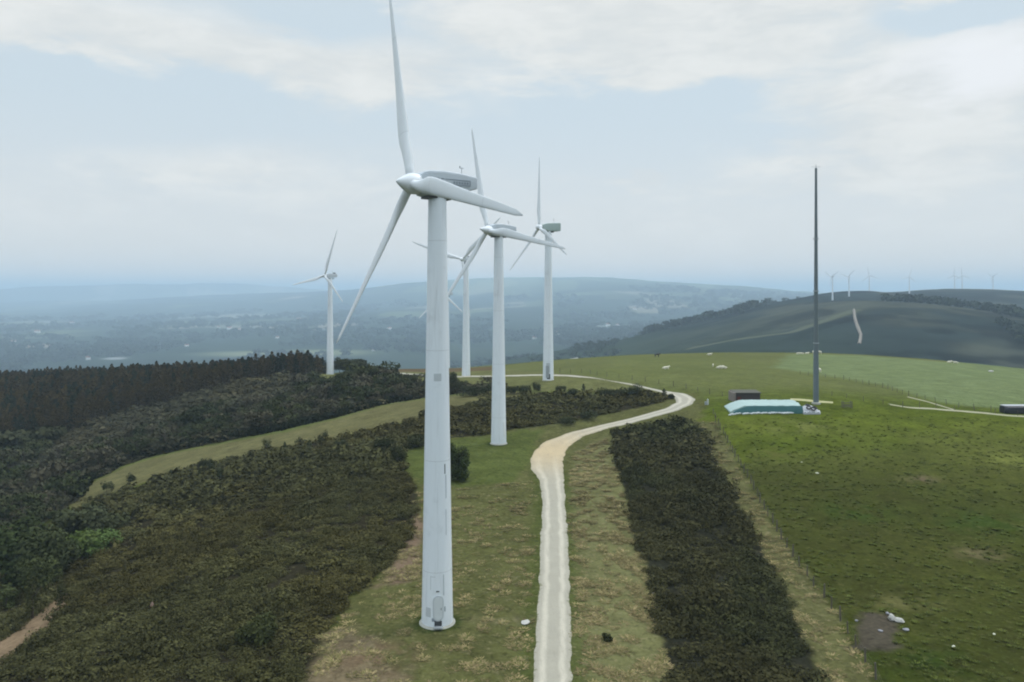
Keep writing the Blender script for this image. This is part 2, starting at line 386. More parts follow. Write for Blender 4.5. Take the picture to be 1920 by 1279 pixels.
def ground_colour(X, Y, rr):
    def c(*v): return np.array(v)
    n = len(X); col = np.zeros((n, 3)); dry = np.zeros(n)
    g1 = fbm(X/22, Y/22, 21, 4)[:, None]; g2 = fbm(X/6, Y/6, 31, 3)[:, None]; g3 = fbm(X/60, Y/60, 41, 4)[:, None]
    near = rr < 520
    # pasture
    base = c(.050, .074, .008)*(1-g1)+c(.088, .102, .015)*g1; near_shade = (1-sstep(Y+(fbm(X/30, Y/30, 23, 3)-.5)*50, 92, 150))[:, None]; base = base*(1-near_shade*c(.55, .54, .60))  # shade over the near pasture is put into the grass colour
    base = base*(.78+.44*g2)*(.72+.56*fbm(X/2.6, Y/2.0, 37, 3)[:, None])
    ol = sstep(g3, .45, .65); base = base*(1-.4*ol)+c(.095, .090, .032)*(1-.35*near_shade)*.4*ol
    # the hill top beyond the clamp is paler, more olive
    top = sstep(Y, 165, 215)[:, None]; base = base*(1-.6*top)+c(.122, .126, .056)*(.85+.3*g1)*.6*top
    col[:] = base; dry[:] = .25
    CONTACT_SHADE = []
    def paint(Pg, cc, soft=1.0, nz=1.5, d=None, seed=1, amt=1.0):
        bb = (X > Pg[:,0].min()-6) & (X < Pg[:,0].max()+6) & (Y > Pg[:,1].min()-6) & (Y < Pg[:,1].max()+6) & near
        if not bb.any(): return
        x, y = X[bb], Y[bb]
        sd = sdist(Pg, x, y)+(fbm(x/2.2, y/2.2, seed, 4)-.5)*2*nz
        m = (sstep(sd, -soft, soft)*amt)[:, None]
        cc_ = np.asarray(cc)*(.75+.5*fbm(x/3.5, y/3.5, seed+7, 4)[:, None])
        col[bb] = col[bb]*(1-m)+cc_*m
        if d is not None: dry[bb] = dry[bb]*(1-m[:,0])+d*m[:,0]
    # verge round the track and the turbine pads: rough olive grass
    VERGE = poly([(568,1279),(588,1240),(615,1180),(655,1120),(728,1065),(768,1010),(782,950),(775,905),(752,872),(758,848),(850,821),(1000,800),(1150,772),(1260,745),(1300,735),(1330,760),(1310,790),(1340,800),(1700,1420),(545,1420)])
    paint(VERGE, c(.082, .083, .030), 1.5, 2.0, .75, 3)
    for bx_, by_, r_ in ((-7.7, 76.8, 2.9), (-2.8, 157.5, 2.8)):      # contact shade round the foundations, painted as longer, darker grass
        e = sstep(np.hypot(X-bx_, Y-by_)+(fbm(X/1.2, Y/1.2, 29, 3)-.5)*1.6, r_, r_-1.0)[:, None]*.75; CONTACT_SHADE.append((e, c(.026, .040, .010)))
    paint(PAD2, c(.072, .086, .024), 1.0, 1.2, .2, 4)
    paint(DRYROAD, c(.120, .118, .050), 1.0, 1.0, 1.0, 5)
    paint(DRYFENCE, c(.092, .090, .036), .8, 1.3, 1.0, 6)
    paint(BROWNPATCH, c(.135, .105, .062), 1.2, 2.2, .9, 7)
    paint(BROWNLEFT, c(.150, .105, .070), .8, 1.5, .8, 8)
    for qx_, qy_, rx_, ry_, cc_ in PATCHES:
        hx0, hy0 = hit(qx_, qy_); e = np.exp(-(((X-hx0)/rx_)**2+((Y-hy0)/ry_)**2))*sstep(fbm(X/1.6, Y/1.6, 47, 4), .35, .6)*near; e = e[:, None]; col[:] = col*(1-e)+np.array(cc_)*e
    T5G = poly([(560,708),(600,712),(650,720),(760,722),(900,724),(1010,733),(1190,735),(1255,742),(1262,738),(1060,702),(940,690),(700,691),(560,699)])
    paint(T5G, c(.112, .114, .045), 2.0, 3.0, .4, 10)
    paint(poly([(700,690),(800,692),(940,687),(940,694),(800,699),(720,695)]), c(.10, .072, .04), 1.5, 2, .2, 11)
    paint(BREAK, c(.112, .104, .046), .8, 1.2, .5, 12)
    paint(WOOD, c(.045, .045, .026), 1, 1, .2, 13); paint(PINEWOOD, c(.03, .024, .016), 2, 1, .1, 14)
    paint(HEATH_L, c(.026, .023, .013), .6, 1.0, .25, 15); paint(HEATH_R, c(.022, .022, .014), .5, .8, .15, 16)
    paint(DIRT, c(.17, .12, .075), .8, 1.2, .6, 17)
    paint(MUD, c(.070, .056, .046), .6, 1.6, .1, 18, .8); paint(MUDFAR, c(.06, .06, .03), .6, 1, 0, 19)
    paint(FIELD_FAR, c(.138, .172, .080), 3, 2, .1, 20, .75)
    for e, cc_ in CONTACT_SHADE: col[:] = col*(1-e)+cc_*e
    # darker, greener wheel verge by the track
    bb = near & (rr < 300); d = lined(T_C, X[bb], Y[bb]); m = (sstep(d, 4.2, 2.2)*.55*sstep(Y[bb], 150, 130))[:, None]
    col[bb] = col[bb]*(1-m)+c(.046, .064, .014)*m
    # distant country: woods, heath and small fields
    f = rr >= 330
    x, y = X[f], Y[f]; rf = rr[f]
    s = 170+rf*.012
    u = x/s+2*fbm(x/900, y/900, 51, 3); v = y/(s*1.7)+2*fbm(x/900, y/900, 52, 3)
    cell = _hash(np.floor(u), np.floor(v), 61)[:, None]; cell2 = _hash(np.floor(u), np.floor(v), 62)[:, None]
    wood = c(.020, .030, .016); heath = c(.055, .052, .03); fld = c(.075, .09, .045); straw = c(.20, .18, .13)
    far = wood*(.8+.6*fbm(x/120, y/120, 63, 4)[:, None])
    nf = sstep(rf, 2600, 3800)[:, None]*sstep(fbm(x/1500, y/1500, 64, 4)+ .15*(cell2[:,0]-.5), .50, .56)[:, None]
    isf = nf*(cell > .45); far = far*(1-isf)+(fld*(.6+.7*cell2))*isf
    iss = nf*(cell > .93); far = far*(1-iss)+straw*iss
    # the nearer ridge: moor with bands of grass
    rd = sstep(x, 120, 500)*sstep(rf, 2700, 2300); rd = rd[:, None]
    mo = fbm(x/180, y/110, 71, 4)[:, None]; moor = (c(.018,.025,.022)*(1-sstep(mo, .40, .66))+c(.048,.051,.036)*sstep(mo, .44, .70))*(1-.55*sstep(fbm(x/75, y/60, 76, 4), .50, .58)[:, None])*(.5+1.1*fbm(x/38, y/30, 74, 4)[:, None])
    far = far*(1-rd)+moor*rd
    # far plateau top with fields
    pl = (sstep(y, 7000, 8200)*sstep(x, -1500, -500)*sstep(rf, 12000, 9500))[:, None]
    far = far*(1-.6*pl)+c(.14, .17, .09)*(.7+.6*cell)*.6*pl
    for pxx, pyy, rx, ry, cc_ in FAR_FIELDS:
        e = np.exp(-(((x-pxx)/rx)**2+((y-pyy)/ry)**2)**2)[:, None]; far = far*(1-e)+np.array(cc_)*.72*e
    # fire-break band and pale track on the ridge
    B = [P(1300,652,1100)[:2], P(1480,612,1020)[:2], P(1600,590,1080)[:2]]; d = lined(B, x, y)[:, None]; e = sstep(d, 16, 8); far = far*(1-e)+c(.075, .082, .05)*e
    B = [(.4623*Yb, Yb) for Yb in ()]
    w = sstep(rr, 350, 430)[f][:, None]
    col[f] = col[f]*(1-w)+far*w; dry[f] *= (1-w[:, 0])
    return np.clip(col, .008, .6), dry
PATCHES = [(1725,898,2.5,1.6,(.13,.10,.06)),(1835,1040,3.2,1.8,(.12,.10,.05)),(1900,862,7,5,(.12,.13,.032)),(1500,800,9,5,(.12,.13,.035)),(1260,1150,2,6,(.13,.09,.055)),(1030,1165,6,1,(.16,.14,.08)),(700,1230,4,3,(.13,.09,.055)),(1450,850,4,3,(.10,.10,.03)),(1690,1130,4,2,(.10,.095,.035)),(1600,960,5,4,(.035,.055,.01)),(1850,980,7,4,(.035,.055,.01)),(1750,1240,5,3,(.03,.045,.008))]
FAR_FIELDS = [(P(540,655,2950)[0],2950,330,120,(.24,.26,.14)),(P(400,592,6200)[0],6400,420,420,(.28,.27,.2)),(P(520,569,8000)[0],8600,150,260,(.40,.33,.27)),(P(60,644,3300)[0],3300,120,130,(.36,.31,.25)),
              (P(215,663,2750)[0],2750,40,40,(.40,.42,.42)),(P(70,603,5600)[0],5600,180,260,(.34,.33,.30)),(P(1150,609,4000)[0],4000,170,150,(.30,.34,.32)),(P(440,616,4500)[0],4600,260,110,(.26,.26,.2))]
build_ground()

def strip(name, LL, RR, mat, step, lift, ragged=.0, attrs=True, nacross=9):
    LL = np.array(LL); RR = np.array(RR); C = (LL+RR)/2
    s = np.concatenate([[0], np.cumsum(np.hypot(*np.diff(C, axis=0).T))]); t = np.arange(0, s[-1], step)
    def ci(P_):
        # smooth (Catmull-like) resampling
        x = np.interp(t, s, P_[:, 0]); y = np.interp(t, s, P_[:, 1])
        k = max(3, int(2.5/step)) | 1; ker = np.hanning(k+2)[1:-1]; ker /= ker.sum()
        xp = np.pad(x, k//2, mode='edge'); yp = np.pad(y, k//2, mode='edge')
        return np.stack([np.convolve(xp, ker, 'valid'), np.convolve(yp, ker, 'valid')], 1)
    l, r = ci(LL), ci(RR); m = (l+r)/2; h = (r-l)/2
    hn = h/np.maximum(np.hypot(h[:,0], h[:,1]), 1e-6)[:, None]
    n1 = (fbm(t/2.6, t*0, 3, 5)-.5)[:, None]*2*ragged; n2 = (fbm(t/1.6, t*0+9, 4, 4)-.5)[:, None]*2*ragged
    l = l+hn*n1; r = r+hn*n2
    u = np.linspace(0, 1, nacross); G = l[:, None]*(1-u)[None, :, None]+r[:, None]*u[None, :, None]
    z = height(G[..., 0], G[..., 1]); rr = np.hypot(G[..., 0], G[..., 1]); edge = np.minimum(u, 1-u)
    z = z+lift*(.6+rr/180.)*sstep(edge, -.02, .12)[None]-.03*(edge < .01)[None]
    V = np.concatenate([G, z[..., None]], -1).reshape(-1, 3); n = len(t)
    i, j = np.meshgrid(np.arange(n-1), np.arange(nacross-1), indexing='ij')
    Fq = np.stack([i*nacross+j, i*nacross+j+1, (i+1)*nacross+j+1, (i+1)*nacross+j], -1).reshape(-1, 4)
    across = np.tile(u*2-1, n); tan = np.exp(-((np.hypot(V[:,0]-J0[0], V[:,1]-J0[1]))/16)**2)
    o = obj(name, mesh_np(name, V, Fq, mat, True, {'across': across, 'tan': tan})); tag(o, kind='structure'); return o
J0 = hit(1030, 845)
strip('gravel_track', T_L, T_R, M_track, .35, .07, .26, nacross=13)
_fl = np.array(FARM); strip('farm_track', _fl+[0,-.9], _fl+[0,.9], M_farm, .6, .06, .3, nacross=5)
_fb = np.array([hit(1790,769), hit(1770,763), hit(1750,757), hit(1700,744)]); strip('farm_track', _fb+[-.35,-.25], _fb+[.35,.25], M_farm, .6, .06, .2, nacross=5)
RT = [(1601,590,1085),(1603,605,1010),(1608,622,950),(1614,638,900),(1610,655,850)]
_rt = np.array([P(*a)[:2] for a in RT]); strip('ridge_path', _rt-[1.9,0], _rt+[2.2,0], plain('pale_ridge_soil', (.20,.17,.14), .9, .3, .05), 6, .35, .5, nacross=5)
M_slab = plain('pale_slab', (.42,.40,.34), .9, .3, 1.5)

# ------------------------------------------------------------------ foliage builders
def leaves(cent, nrm, size, rng_):
    """one quad per centre, facing roughly along nrm"""
    n = len(cent); nrm = nrm+rng_.normal(size=(n, 3))*.55; nrm /= np.linalg.norm(nrm, axis=1)[:, None]
    a = np.cross(nrm, rng_.normal(size=(n, 3))); a /= np.linalg.norm(a, axis=1)[:, None]; b = np.cross(nrm, a)
    s = (size*(.6+.8*rng_.random(n)))[:, None]; e = s*(.55+.4*rng_.random((n, 1)))
    V = np.stack([cent-a*s-b*e*.5, cent+a*s*.3-b*e, cent+a*s+b*e*.4, cent-a*s*.2+b*e], 1).reshape(-1, 3)
    return V, np.arange(4*n).reshape(-1, 4)
def crown_arrays(lobes, nleaf, size, c0, c1, seed, shell=.55):
    """lobes: (x,y,z,rx,ry,rz); leaf quads spread through their volume"""
    g = np.random.default_rng(seed); vol = np.array([l[3]*l[4]*l[5] for l in lobes])**.7; k = g.choice(len(lobes), nleaf, p=vol/vol.sum())
    Lb = np.array(lobes, float)[k]
    d = g.normal(size=(nleaf, 3)); d /= np.linalg.norm(d, axis=1)[:, None]; rad = (shell+(1.05-shell)*g.random(nleaf))[:, None]
    cent = Lb[:, :3]+d*Lb[:, 3:]*rad
    V, Fq = leaves(cent, d+np.array([0, 0, .5]), size, g)
    t = np.clip(.5+.32*g.normal(size=nleaf), 0, 1); lobe_t = g.random(len(lobes))[k]
    t = .6*t+.4*lobe_t
    col = np.array(c0)[None]*(1-t[:, None])+np.array(c1)[None]*t[:, None]
    return V, Fq, np.repeat(col, 4, 0)
def broad_lobes(h, w, n, seed, low=False):
    g = np.random.default_rng(seed); L_ = []
    for i in range(n):
        a = g.random()*6.28; q = math.sqrt(g.random()); z = h*((.2+.62*g.random()) if low else (.35+.55*g.random())); sp = math.sqrt(max(.05, 1-(((z/h)-(.40 if low else .58))/.56)**2))
        L_.append((math.cos(a)*q*w*.62*sp, math.sin(a)*q*w*.62*sp, z, w*(.24+.2*g.random()), w*(.24+.2*g.random()), h*(.11+.09*g.random())*(1.6 if low else 1)))
    return L_
def pine_arrays(h, w, nleaf, c0, c1, seed, base=.14, size=.36):
    g = np.random.default_rng(seed); t = g.random(nleaf)**.75; z = h*(base+(1-base)*t)
    wh = .78+.3*np.sin(t*26+g.random())
    r = w*1.35*(1-t)**.6*wh*(.35+.7*g.random(nleaf)**.6)+.05; a = g.random(nleaf)*6.283
    lump = 1+.25*np.sin(a*3+t*9+seed)
    cent = np.stack([r*lump*np.cos(a), r*lump*np.sin(a), z-.12*r], 1)
    nr = np.stack([np.cos(a)*.8, np.sin(a)*.8, np.full(nleaf, .6)], 1)
    V, Fq = leaves(cent, nr, size, g); m = np.clip(.5+.3*g.normal(size=nleaf), 0, 1)[:, None]
    return V, Fq, np.repeat(np.array(c0)*(1-m)+np.array(c1)*m, 4, 0)
def trunk_mb(h, r, seed, limbs=5, lean=.04):
    g = random.Random(seed); m = MB(); pts = []
    x = y = 0
    for i in range(6):
        t = i/5; pts.append((Vector((x, y, h*t-.3*(i == 0))), r*(1-.8*t))); x += g.uniform(-lean, lean)*h/3; y += g.uniform(-lean, lean)*h/3
    R = [[p+Vector((q*math.cos(k*math.pi/3), q*math.sin(k*math.pi/3), 0)) for k in range(6)] for p, q in pts]
    m.loft(R)
    for i in range(limbs):
        t = g.uniform(.35, .85); k = int(t*5); p = pts[k][0].lerp(pts[min(k+1, 5)][0], t*5-k); a = g.uniform(0, 6.28); l = h*g.uniform(.16, .3)
        m.tube(p, p+Vector((math.cos(a)*l, math.sin(a)*l, l*.8)), r*.35, r*.1, 5)
    return m
def tree(name, arr, trunk, label, cat, group):
    t = thing(name, (0, 0, 0), label, cat, group)
    if trunk: trunk.build('trunk', M_bark, t, smooth=True)
    obj('crown', mesh_np('crown', arr[0], arr[1], M_leaf, False, {'col': arr[2]}), t)
    return t
def merge(arrs, pos, scale, rot, tint, which, squash=None):
    """arrs: list of templates (V,F,col); returns one big mesh"""
    VV = []; FF = []; CC = []; base = 0
    for k, (V, Fq, C) in enumerate(arrs):
        I = np.where(which == k)[0]
        if not len(I): continue
        c, s = np.cos(rot[I])[:, None], np.sin(rot[I])[:, None]; sc = scale[I]
        if sc.ndim == 1: sc = np.repeat(sc[:, None], 3, 1)
        x = (V[None, :, 0]*c-V[None, :, 1]*s)*sc[:, :1]+pos[I, 0:1]; y = (V[None, :, 0]*s+V[None, :, 1]*c)*sc[:, 1:2]+pos[I, 1:2]; z = V[None, :, 2]*sc[:, 2:3]+pos[I, 2:3]
        VV.append(np.stack([x, y, z], -1).reshape(-1, 3).astype(np.float32))
        FF.append((Fq[None]+(np.arange(len(I))*len(V))[:, None, None]).reshape(-1, Fq.shape[1])+base); base += len(I)*len(V)
        CC.append((C[None]*tint[I][:, None]).reshape(-1, 3))
    return np.vstack(VV), np.vstack(FF), np.vstack(CC)
def scatter(Pg, n, gmin=None):
    lo = Pg.min(0); hi = Pg.max(0); x = rng.uniform(lo[0], hi[0], n); y = rng.uniform(lo[1], hi[1], n); k = inside(Pg, x, y)
    return x[k], y[k]
def in_frame(x, y, m=60):
    px = CX+F*x/np.maximum(y, 1); return (px > -m) & (px < 1920+m) & (y > 52)

# ---- the heather and gorse: a mat of small bushes
def clump_arrays(seed, c0, c1, n=88, ls=.115):
    g = np.random.default_rng(seed); lob = [(g.uniform(-.3,.3), g.uniform(-.3,.3), .22+.2*g.random(), .42+.2*g.random(), .42+.2*g.random(), .30+.2*g.random()) for _ in range(3)]
    return crown_arrays(lob, n, ls, c0, c1, seed, shell=.72)
def heath(name, Pg, dens, c0, c1, smin, smax, hmin, hmax, label_kind='stuff', tint_s=9, edge=.3, seed0=100, warm=(1,1,1), ragged=3.2):
    lo = Pg.min(0); hi = Pg.max(0); area = (hi[0]-lo[0])*(hi[1]-lo[1]); n = int(area*dens)
    x, y = scatter(Pg, n); k = in_frame(x, y); x, y = x[k], y[k]
    r = np.hypot(x, y); keep = rng.random(len(x)) < np.clip((105/r)**1.5, .16, 1); x, y, r = x[keep], y[keep], r[keep]
    sd = sdist(Pg, x, y); bar = fbm(x/7, y/7, seed0, 4); gap = fbm(x/1.8, y/1.8, seed0+3, 3)
    k = (sd+(fbm(x/2.6, y/2.6, 77, 4)-.5)*ragged > edge) & (gap > .40) & (fbm(x/5.5, y/3.2, seed0+31, 3) > .28) & (sdist(DIRT, x, y) < .4); x, y, r, bar, sd, gap = x[k], y[k], r[k], bar[k], sd[k], gap[k]
    z = height(x, y); n = len(x)
    grow = np.clip((r/105)**.62, 1, 2.3)
    big_ = rng.random(n) < .16
    s = rng.uniform(smin, smax, n)*grow*np.where(big_, 1.5, 1); h = rng.uniform(hmin, hmax, n)*(.55+1.0*bar)*np.minimum(grow, 1.3)*np.where(big_, 1.45, .85)
    big = fbm(x/tint_s, y/tint_s, seed0+9, 4); tint = (.62+.84*big)[:, None]*(.78+.5*rng.random(n))[:, None]
    wm = sstep(fbm(x/16, y/16, seed0+13, 3), .42, .62)[:, None]; tint = tint*(np.array([1,1,1])*(1-wm)+np.array(warm)*wm)
    T = [clump_arrays(seed0+i, c0, c1, 170, .07) for i in range(6)]+[clump_arrays(seed0+i, c0, c1, 60, .125) for i in range(6)]
    V, Fq, C = merge(T, np.stack([x, y, z-.08], 1), np.stack([s, s, h], 1), rng.uniform(0, 6.28, n), tint, rng.integers(0, 6, n)+6*(r > 135))
    o = obj(name, mesh_np(name, V, Fq, M_leaf, False, {'col': C})); tag(o, kind='stuff')
    return n
def note(*a): print(*a)
note('heath', heath('heather', HEATH_L, 2.3, (.033,.033,.013), (.102,.098,.040), .75, 1.7, .5, 1.35, seed0=100, warm=(1.05,.97,.88), ragged=6.5, edge=-.4))
note('gorse', heath('gorse', HEATH_R, 2.0, (.022,.021,.009), (.074,.069,.029), .8, 1.9, .6, 1.6, seed0=140, warm=(.92,1.02,1.0), edge=.1))
tagged = {'heather': 'low dark brown green heather covering the left slope', 'gorse': 'dense dark green gorse belt beside the track'}
for k_, v_ in tagged.items(): tag(bpy.data.objects[k_], v_, 'ground cover')

# straw tussocks along the verges
def tuss():
    T = []
    for s_ in range(5):
        g = np.random.default_rng(200+s_); n = 34; a = g.random(n)*6.28; l = .14+.22*g.random(n); rr_ = .05+.22*g.random(n)
        b = np.stack([rr_*np.cos(a), rr_*np.sin(a), np.zeros(n)], 1); t = b+np.stack([np.cos(a)*l*1.1, np.sin(a)*l*1.1, l*.6], 1)
        w = np.stack([-np.sin(a), np.cos(a), np.zeros(n)], 1)*.05
        V = np.stack([b-w, b+w, t+w*.3, t-w*.3], 1).reshape(-1, 3); m = g.random(n)[:, None]
        T.append((V, np.arange(4*n).reshape(-1, 4), np.repeat(np.array([.10,.105,.035])*(1-m)+np.array([.25,.20,.105])*m, 4, 0)))
    xs = []; ys = []
    for Pg, d in ((DRYROAD, 4.2), (DRYFENCE, 1.8), (BROWNPATCH, 1.6), (BROWNLEFT, 2.0)):
        lo = Pg.min(0); hi = Pg.max(0); x, y = scatter(Pg, int((hi-lo).prod()*d)); k = in_frame(x, y) & (fbm(x/1.3, y/1.6, 91, 3) > .50); xs.append(x[k]); ys.append(y[k])
    VG = poly([(780,905),(860,915),(960,905),(1000,900),(1000,1279),(990,1400),(560,1400),(600,1230),(660,1140),(770,1040)])
    lo = VG.min(0); hi = VG.max(0); x, y = scatter(VG, int((hi-lo).prod()*1.5)); k = in_frame(x, y) & (fbm(x/1.6, y/1.4, 92, 3) > .55); xs.append(x[k]); ys.append(y[k])
    x = np.concatenate(xs); y = np.concatenate(ys); k = (np.hypot(x+7.7, y-76.8) > 3) & (lined(T_C, x, y) > 2.05) & (sdist(HEATH_R, x, y) < 0); x, y = x[k], y[k]
    n = len(x); s = rng.uniform(.6, 1.3, n)
    V, Fq, C = merge(T, np.stack([x, y, height(x, y)-.03], 1), np.stack([s*1.3, s*1.3, s*.55], 1), rng.uniform(0, 6.28, n), (.65+.85*rng.random(n))[:, None]*np.array([1.05,1.0,1.0]), rng.integers(0, 5, n))
    o = obj('dry_grass', mesh_np('dry_grass', V, Fq, M_leaf, False, {'col': C})); tag(o, 'straw coloured grass tufts on the track verges and fence strip', 'grass', kind='stuff'); note('tussocks', n)
tuss()
def pasture_tufts():
    T = []
    for s_ in range(5):
        g = np.random.default_rng(250+s_); n = 30; a = g.random(n)*6.28; l = .12+.2*g.random(n); rr_ = .05+.4*g.random(n)
        b = np.stack([rr_*np.cos(a), rr_*np.sin(a), np.zeros(n)], 1); t = b+np.stack([np.cos(a)*l*.7, np.sin(a)*l*.7, l*.8], 1)
        w = np.stack([-np.sin(a), np.cos(a), np.zeros(n)], 1)*.06
        V = np.stack([b-w, b+w, t+w*.3, t-w*.3], 1).reshape(-1, 3); m = g.random(n)[:, None]
        T.append((V, np.arange(4*n).reshape(-1, 4), np.repeat(np.array([.062,.080,.017])*(1-m)+np.array([.115,.128,.036])*m, 4, 0)))
    PA = poly([(1340,800),(1380,862),(1440,968),(1512,1080),(1580,1168),(1645,1279),(1700,1400),(2000,1400),(2000,790),(1600,775)])
    lo = PA.min(0); hi = PA.max(0); x, y = scatter(PA, int((hi-lo).prod()*1.3)); k = in_frame(x, y) & (fbm(x/3.2, y/2.2, 93, 4) > .42) & (y < 118+60*rng.random(len(x))); x, y = x[k], y[k]
    k = sdist(MUD, x, y) < 0; x, y = x[k], y[k]; n = len(x); s = rng.uniform(.4, 1.0, n)
    V, Fq, C = merge(T, np.stack([x, y, height(x, y)-.02], 1), np.stack([s, s, s*.7], 1), rng.uniform(0, 6.28, n), (.7+.7*rng.random(n))[:, None]*np.ones(3), rng.integers(0, 5, n))
    o = obj('pasture_grass', mesh_np('pasture_grass', V, Fq, M_leaf, False, {'col': C})); tag(o, 'darker green grass tufts dotted over the near pasture', 'grass', kind='stuff'); note('pasture tufts', n)
pasture_tufts()

# ------------------------------------------------------------------ wind turbines
def white_paint(name, c=(.76,.81,.86), dirt=.2):
    m, b = new_mat(name)
    t = nd('ShaderNodeTexCoord').outputs['Object']
    mp = nd('ShaderNodeMapping'); L.new(t, mp.inputs[0]); mp.inputs['Scale'].default_value = (1.5, 1.5, .08)
    st = noise(mp.outputs[0], 1.6, 6, .65); blot = noise(t, .5, 5, .6)
    seam = mth('FRACT', mth('MULTIPLY', nd_z(t), 1/11.2)); line = mth('MULTIPLY', mth('LESS_THAN', mth('ABSOLUTE', mth('SUBTRACT', seam, .5)), .003), .2)
    f = mth('SUBTRACT', 1, mth('ADD', line, mth('ADD', mth('MULTIPLY', ramp(st, .5, .8), dirt), mth('MULTIPLY', ramp(blot, .55, .8), dirt*.7))))
    L.new(mul(c, f), b.inputs['Base Color']); b.inputs['Roughness'].default_value = .42; b.inputs['Coat Weight'].default_value = .05
    return m
def nd_z(v):
    s = nd('ShaderNodeSeparateXYZ'); L.new(v, s.inputs[0]); return s.outputs[2]
M_tower = white_paint('tower_paint'); M_blade = white_paint('blade_gelcoat', (.76,.79,.82), .10)
M_nac = plain('nacelle_shell', (.52,.57,.62), .6, .06, .8, True); M_green = plain('green_grey_shell', (.36,.44,.42), .5, .08, .8, True)
M_mark = plain('grey_marking', (.26,.30,.35), .5, .05, 3, True); M_patch = plain('worn_grey_patch', (.50,.54,.57), .6, .08, 3, True)
M_dark = plain('dark_metal', (.045,.05,.055), .5, .2, 3, True); M_conc = plain('concrete', (.33,.33,.29), .9, .2, 2)
M_door = plain('door_paint', (.60,.64,.66), .5, .06, 3, True); M_steel = plain('galvanised_steel', (.35,.38,.40), .45, .15, 2, True, .4)

def blade_mesh(R):
    secs = 22; n = 20; rings = []
    for i in range(secs):
        t = i/(secs-1); t = t if i else 0; r = .55+(R-.55)*t**1.02
        q = r/R
        circ = float(1-sstep(np.array(q), .07, .21))
        chord = float(np.interp(q, [0,.07,.19,.27,.5,.8,.95,.985,1], [.90,.92,1.62,1.80,1.30,.80,.54,.38,.12]))*R/24
        th = float(np.interp(q, [0,.07,.21,.3,.6,1], [1,1,.50,.38,.29,.2])); tw = math.radians(float(np.interp(q, [0,.15,.4,1], [17,15,8,2])))
        off = (.5-float(np.interp(q, [0,.08,.2,1], [.5,.5,.30,.30])))   # leading edge sits near the pitch axis
        ring = []
        for k in range(n):
            a = 2*math.pi*k/n; cx = .5*math.cos(a); yy = .5*math.sin(a)
            af = yy*(1-.55*(1-circ)*(.5-cx if False else (0.5+cx)))   # thinner towards the trailing edge (+x)
            x = (cx+off*(1-circ))*chord; y = af*th*chord
            ring.append(Vector((x*math.cos(tw)-y*math.sin(tw), x*math.sin(tw)+y*math.cos(tw), r)))
        rings.append(ring)
    m = MB().loft(rings); me = m.mesh('blade', M_blade, True); return me
TW = dict(rb=1.62, rt=.93)
def rrect(w, h, x, zc=0, k=.28, n=20):
    """rounded rectangle ring across the nacelle at axial place x"""
    out = []
    for i in range(n):
        a = 2*math.pi*(i+.5)/n; c, s = math.cos(a), math.sin(a); e = .14
        out.append(Vector((x, w/2*math.copysign(abs(c)**e, c), zc+h/2*math.copysign(abs(s)**e, s))))
    return out
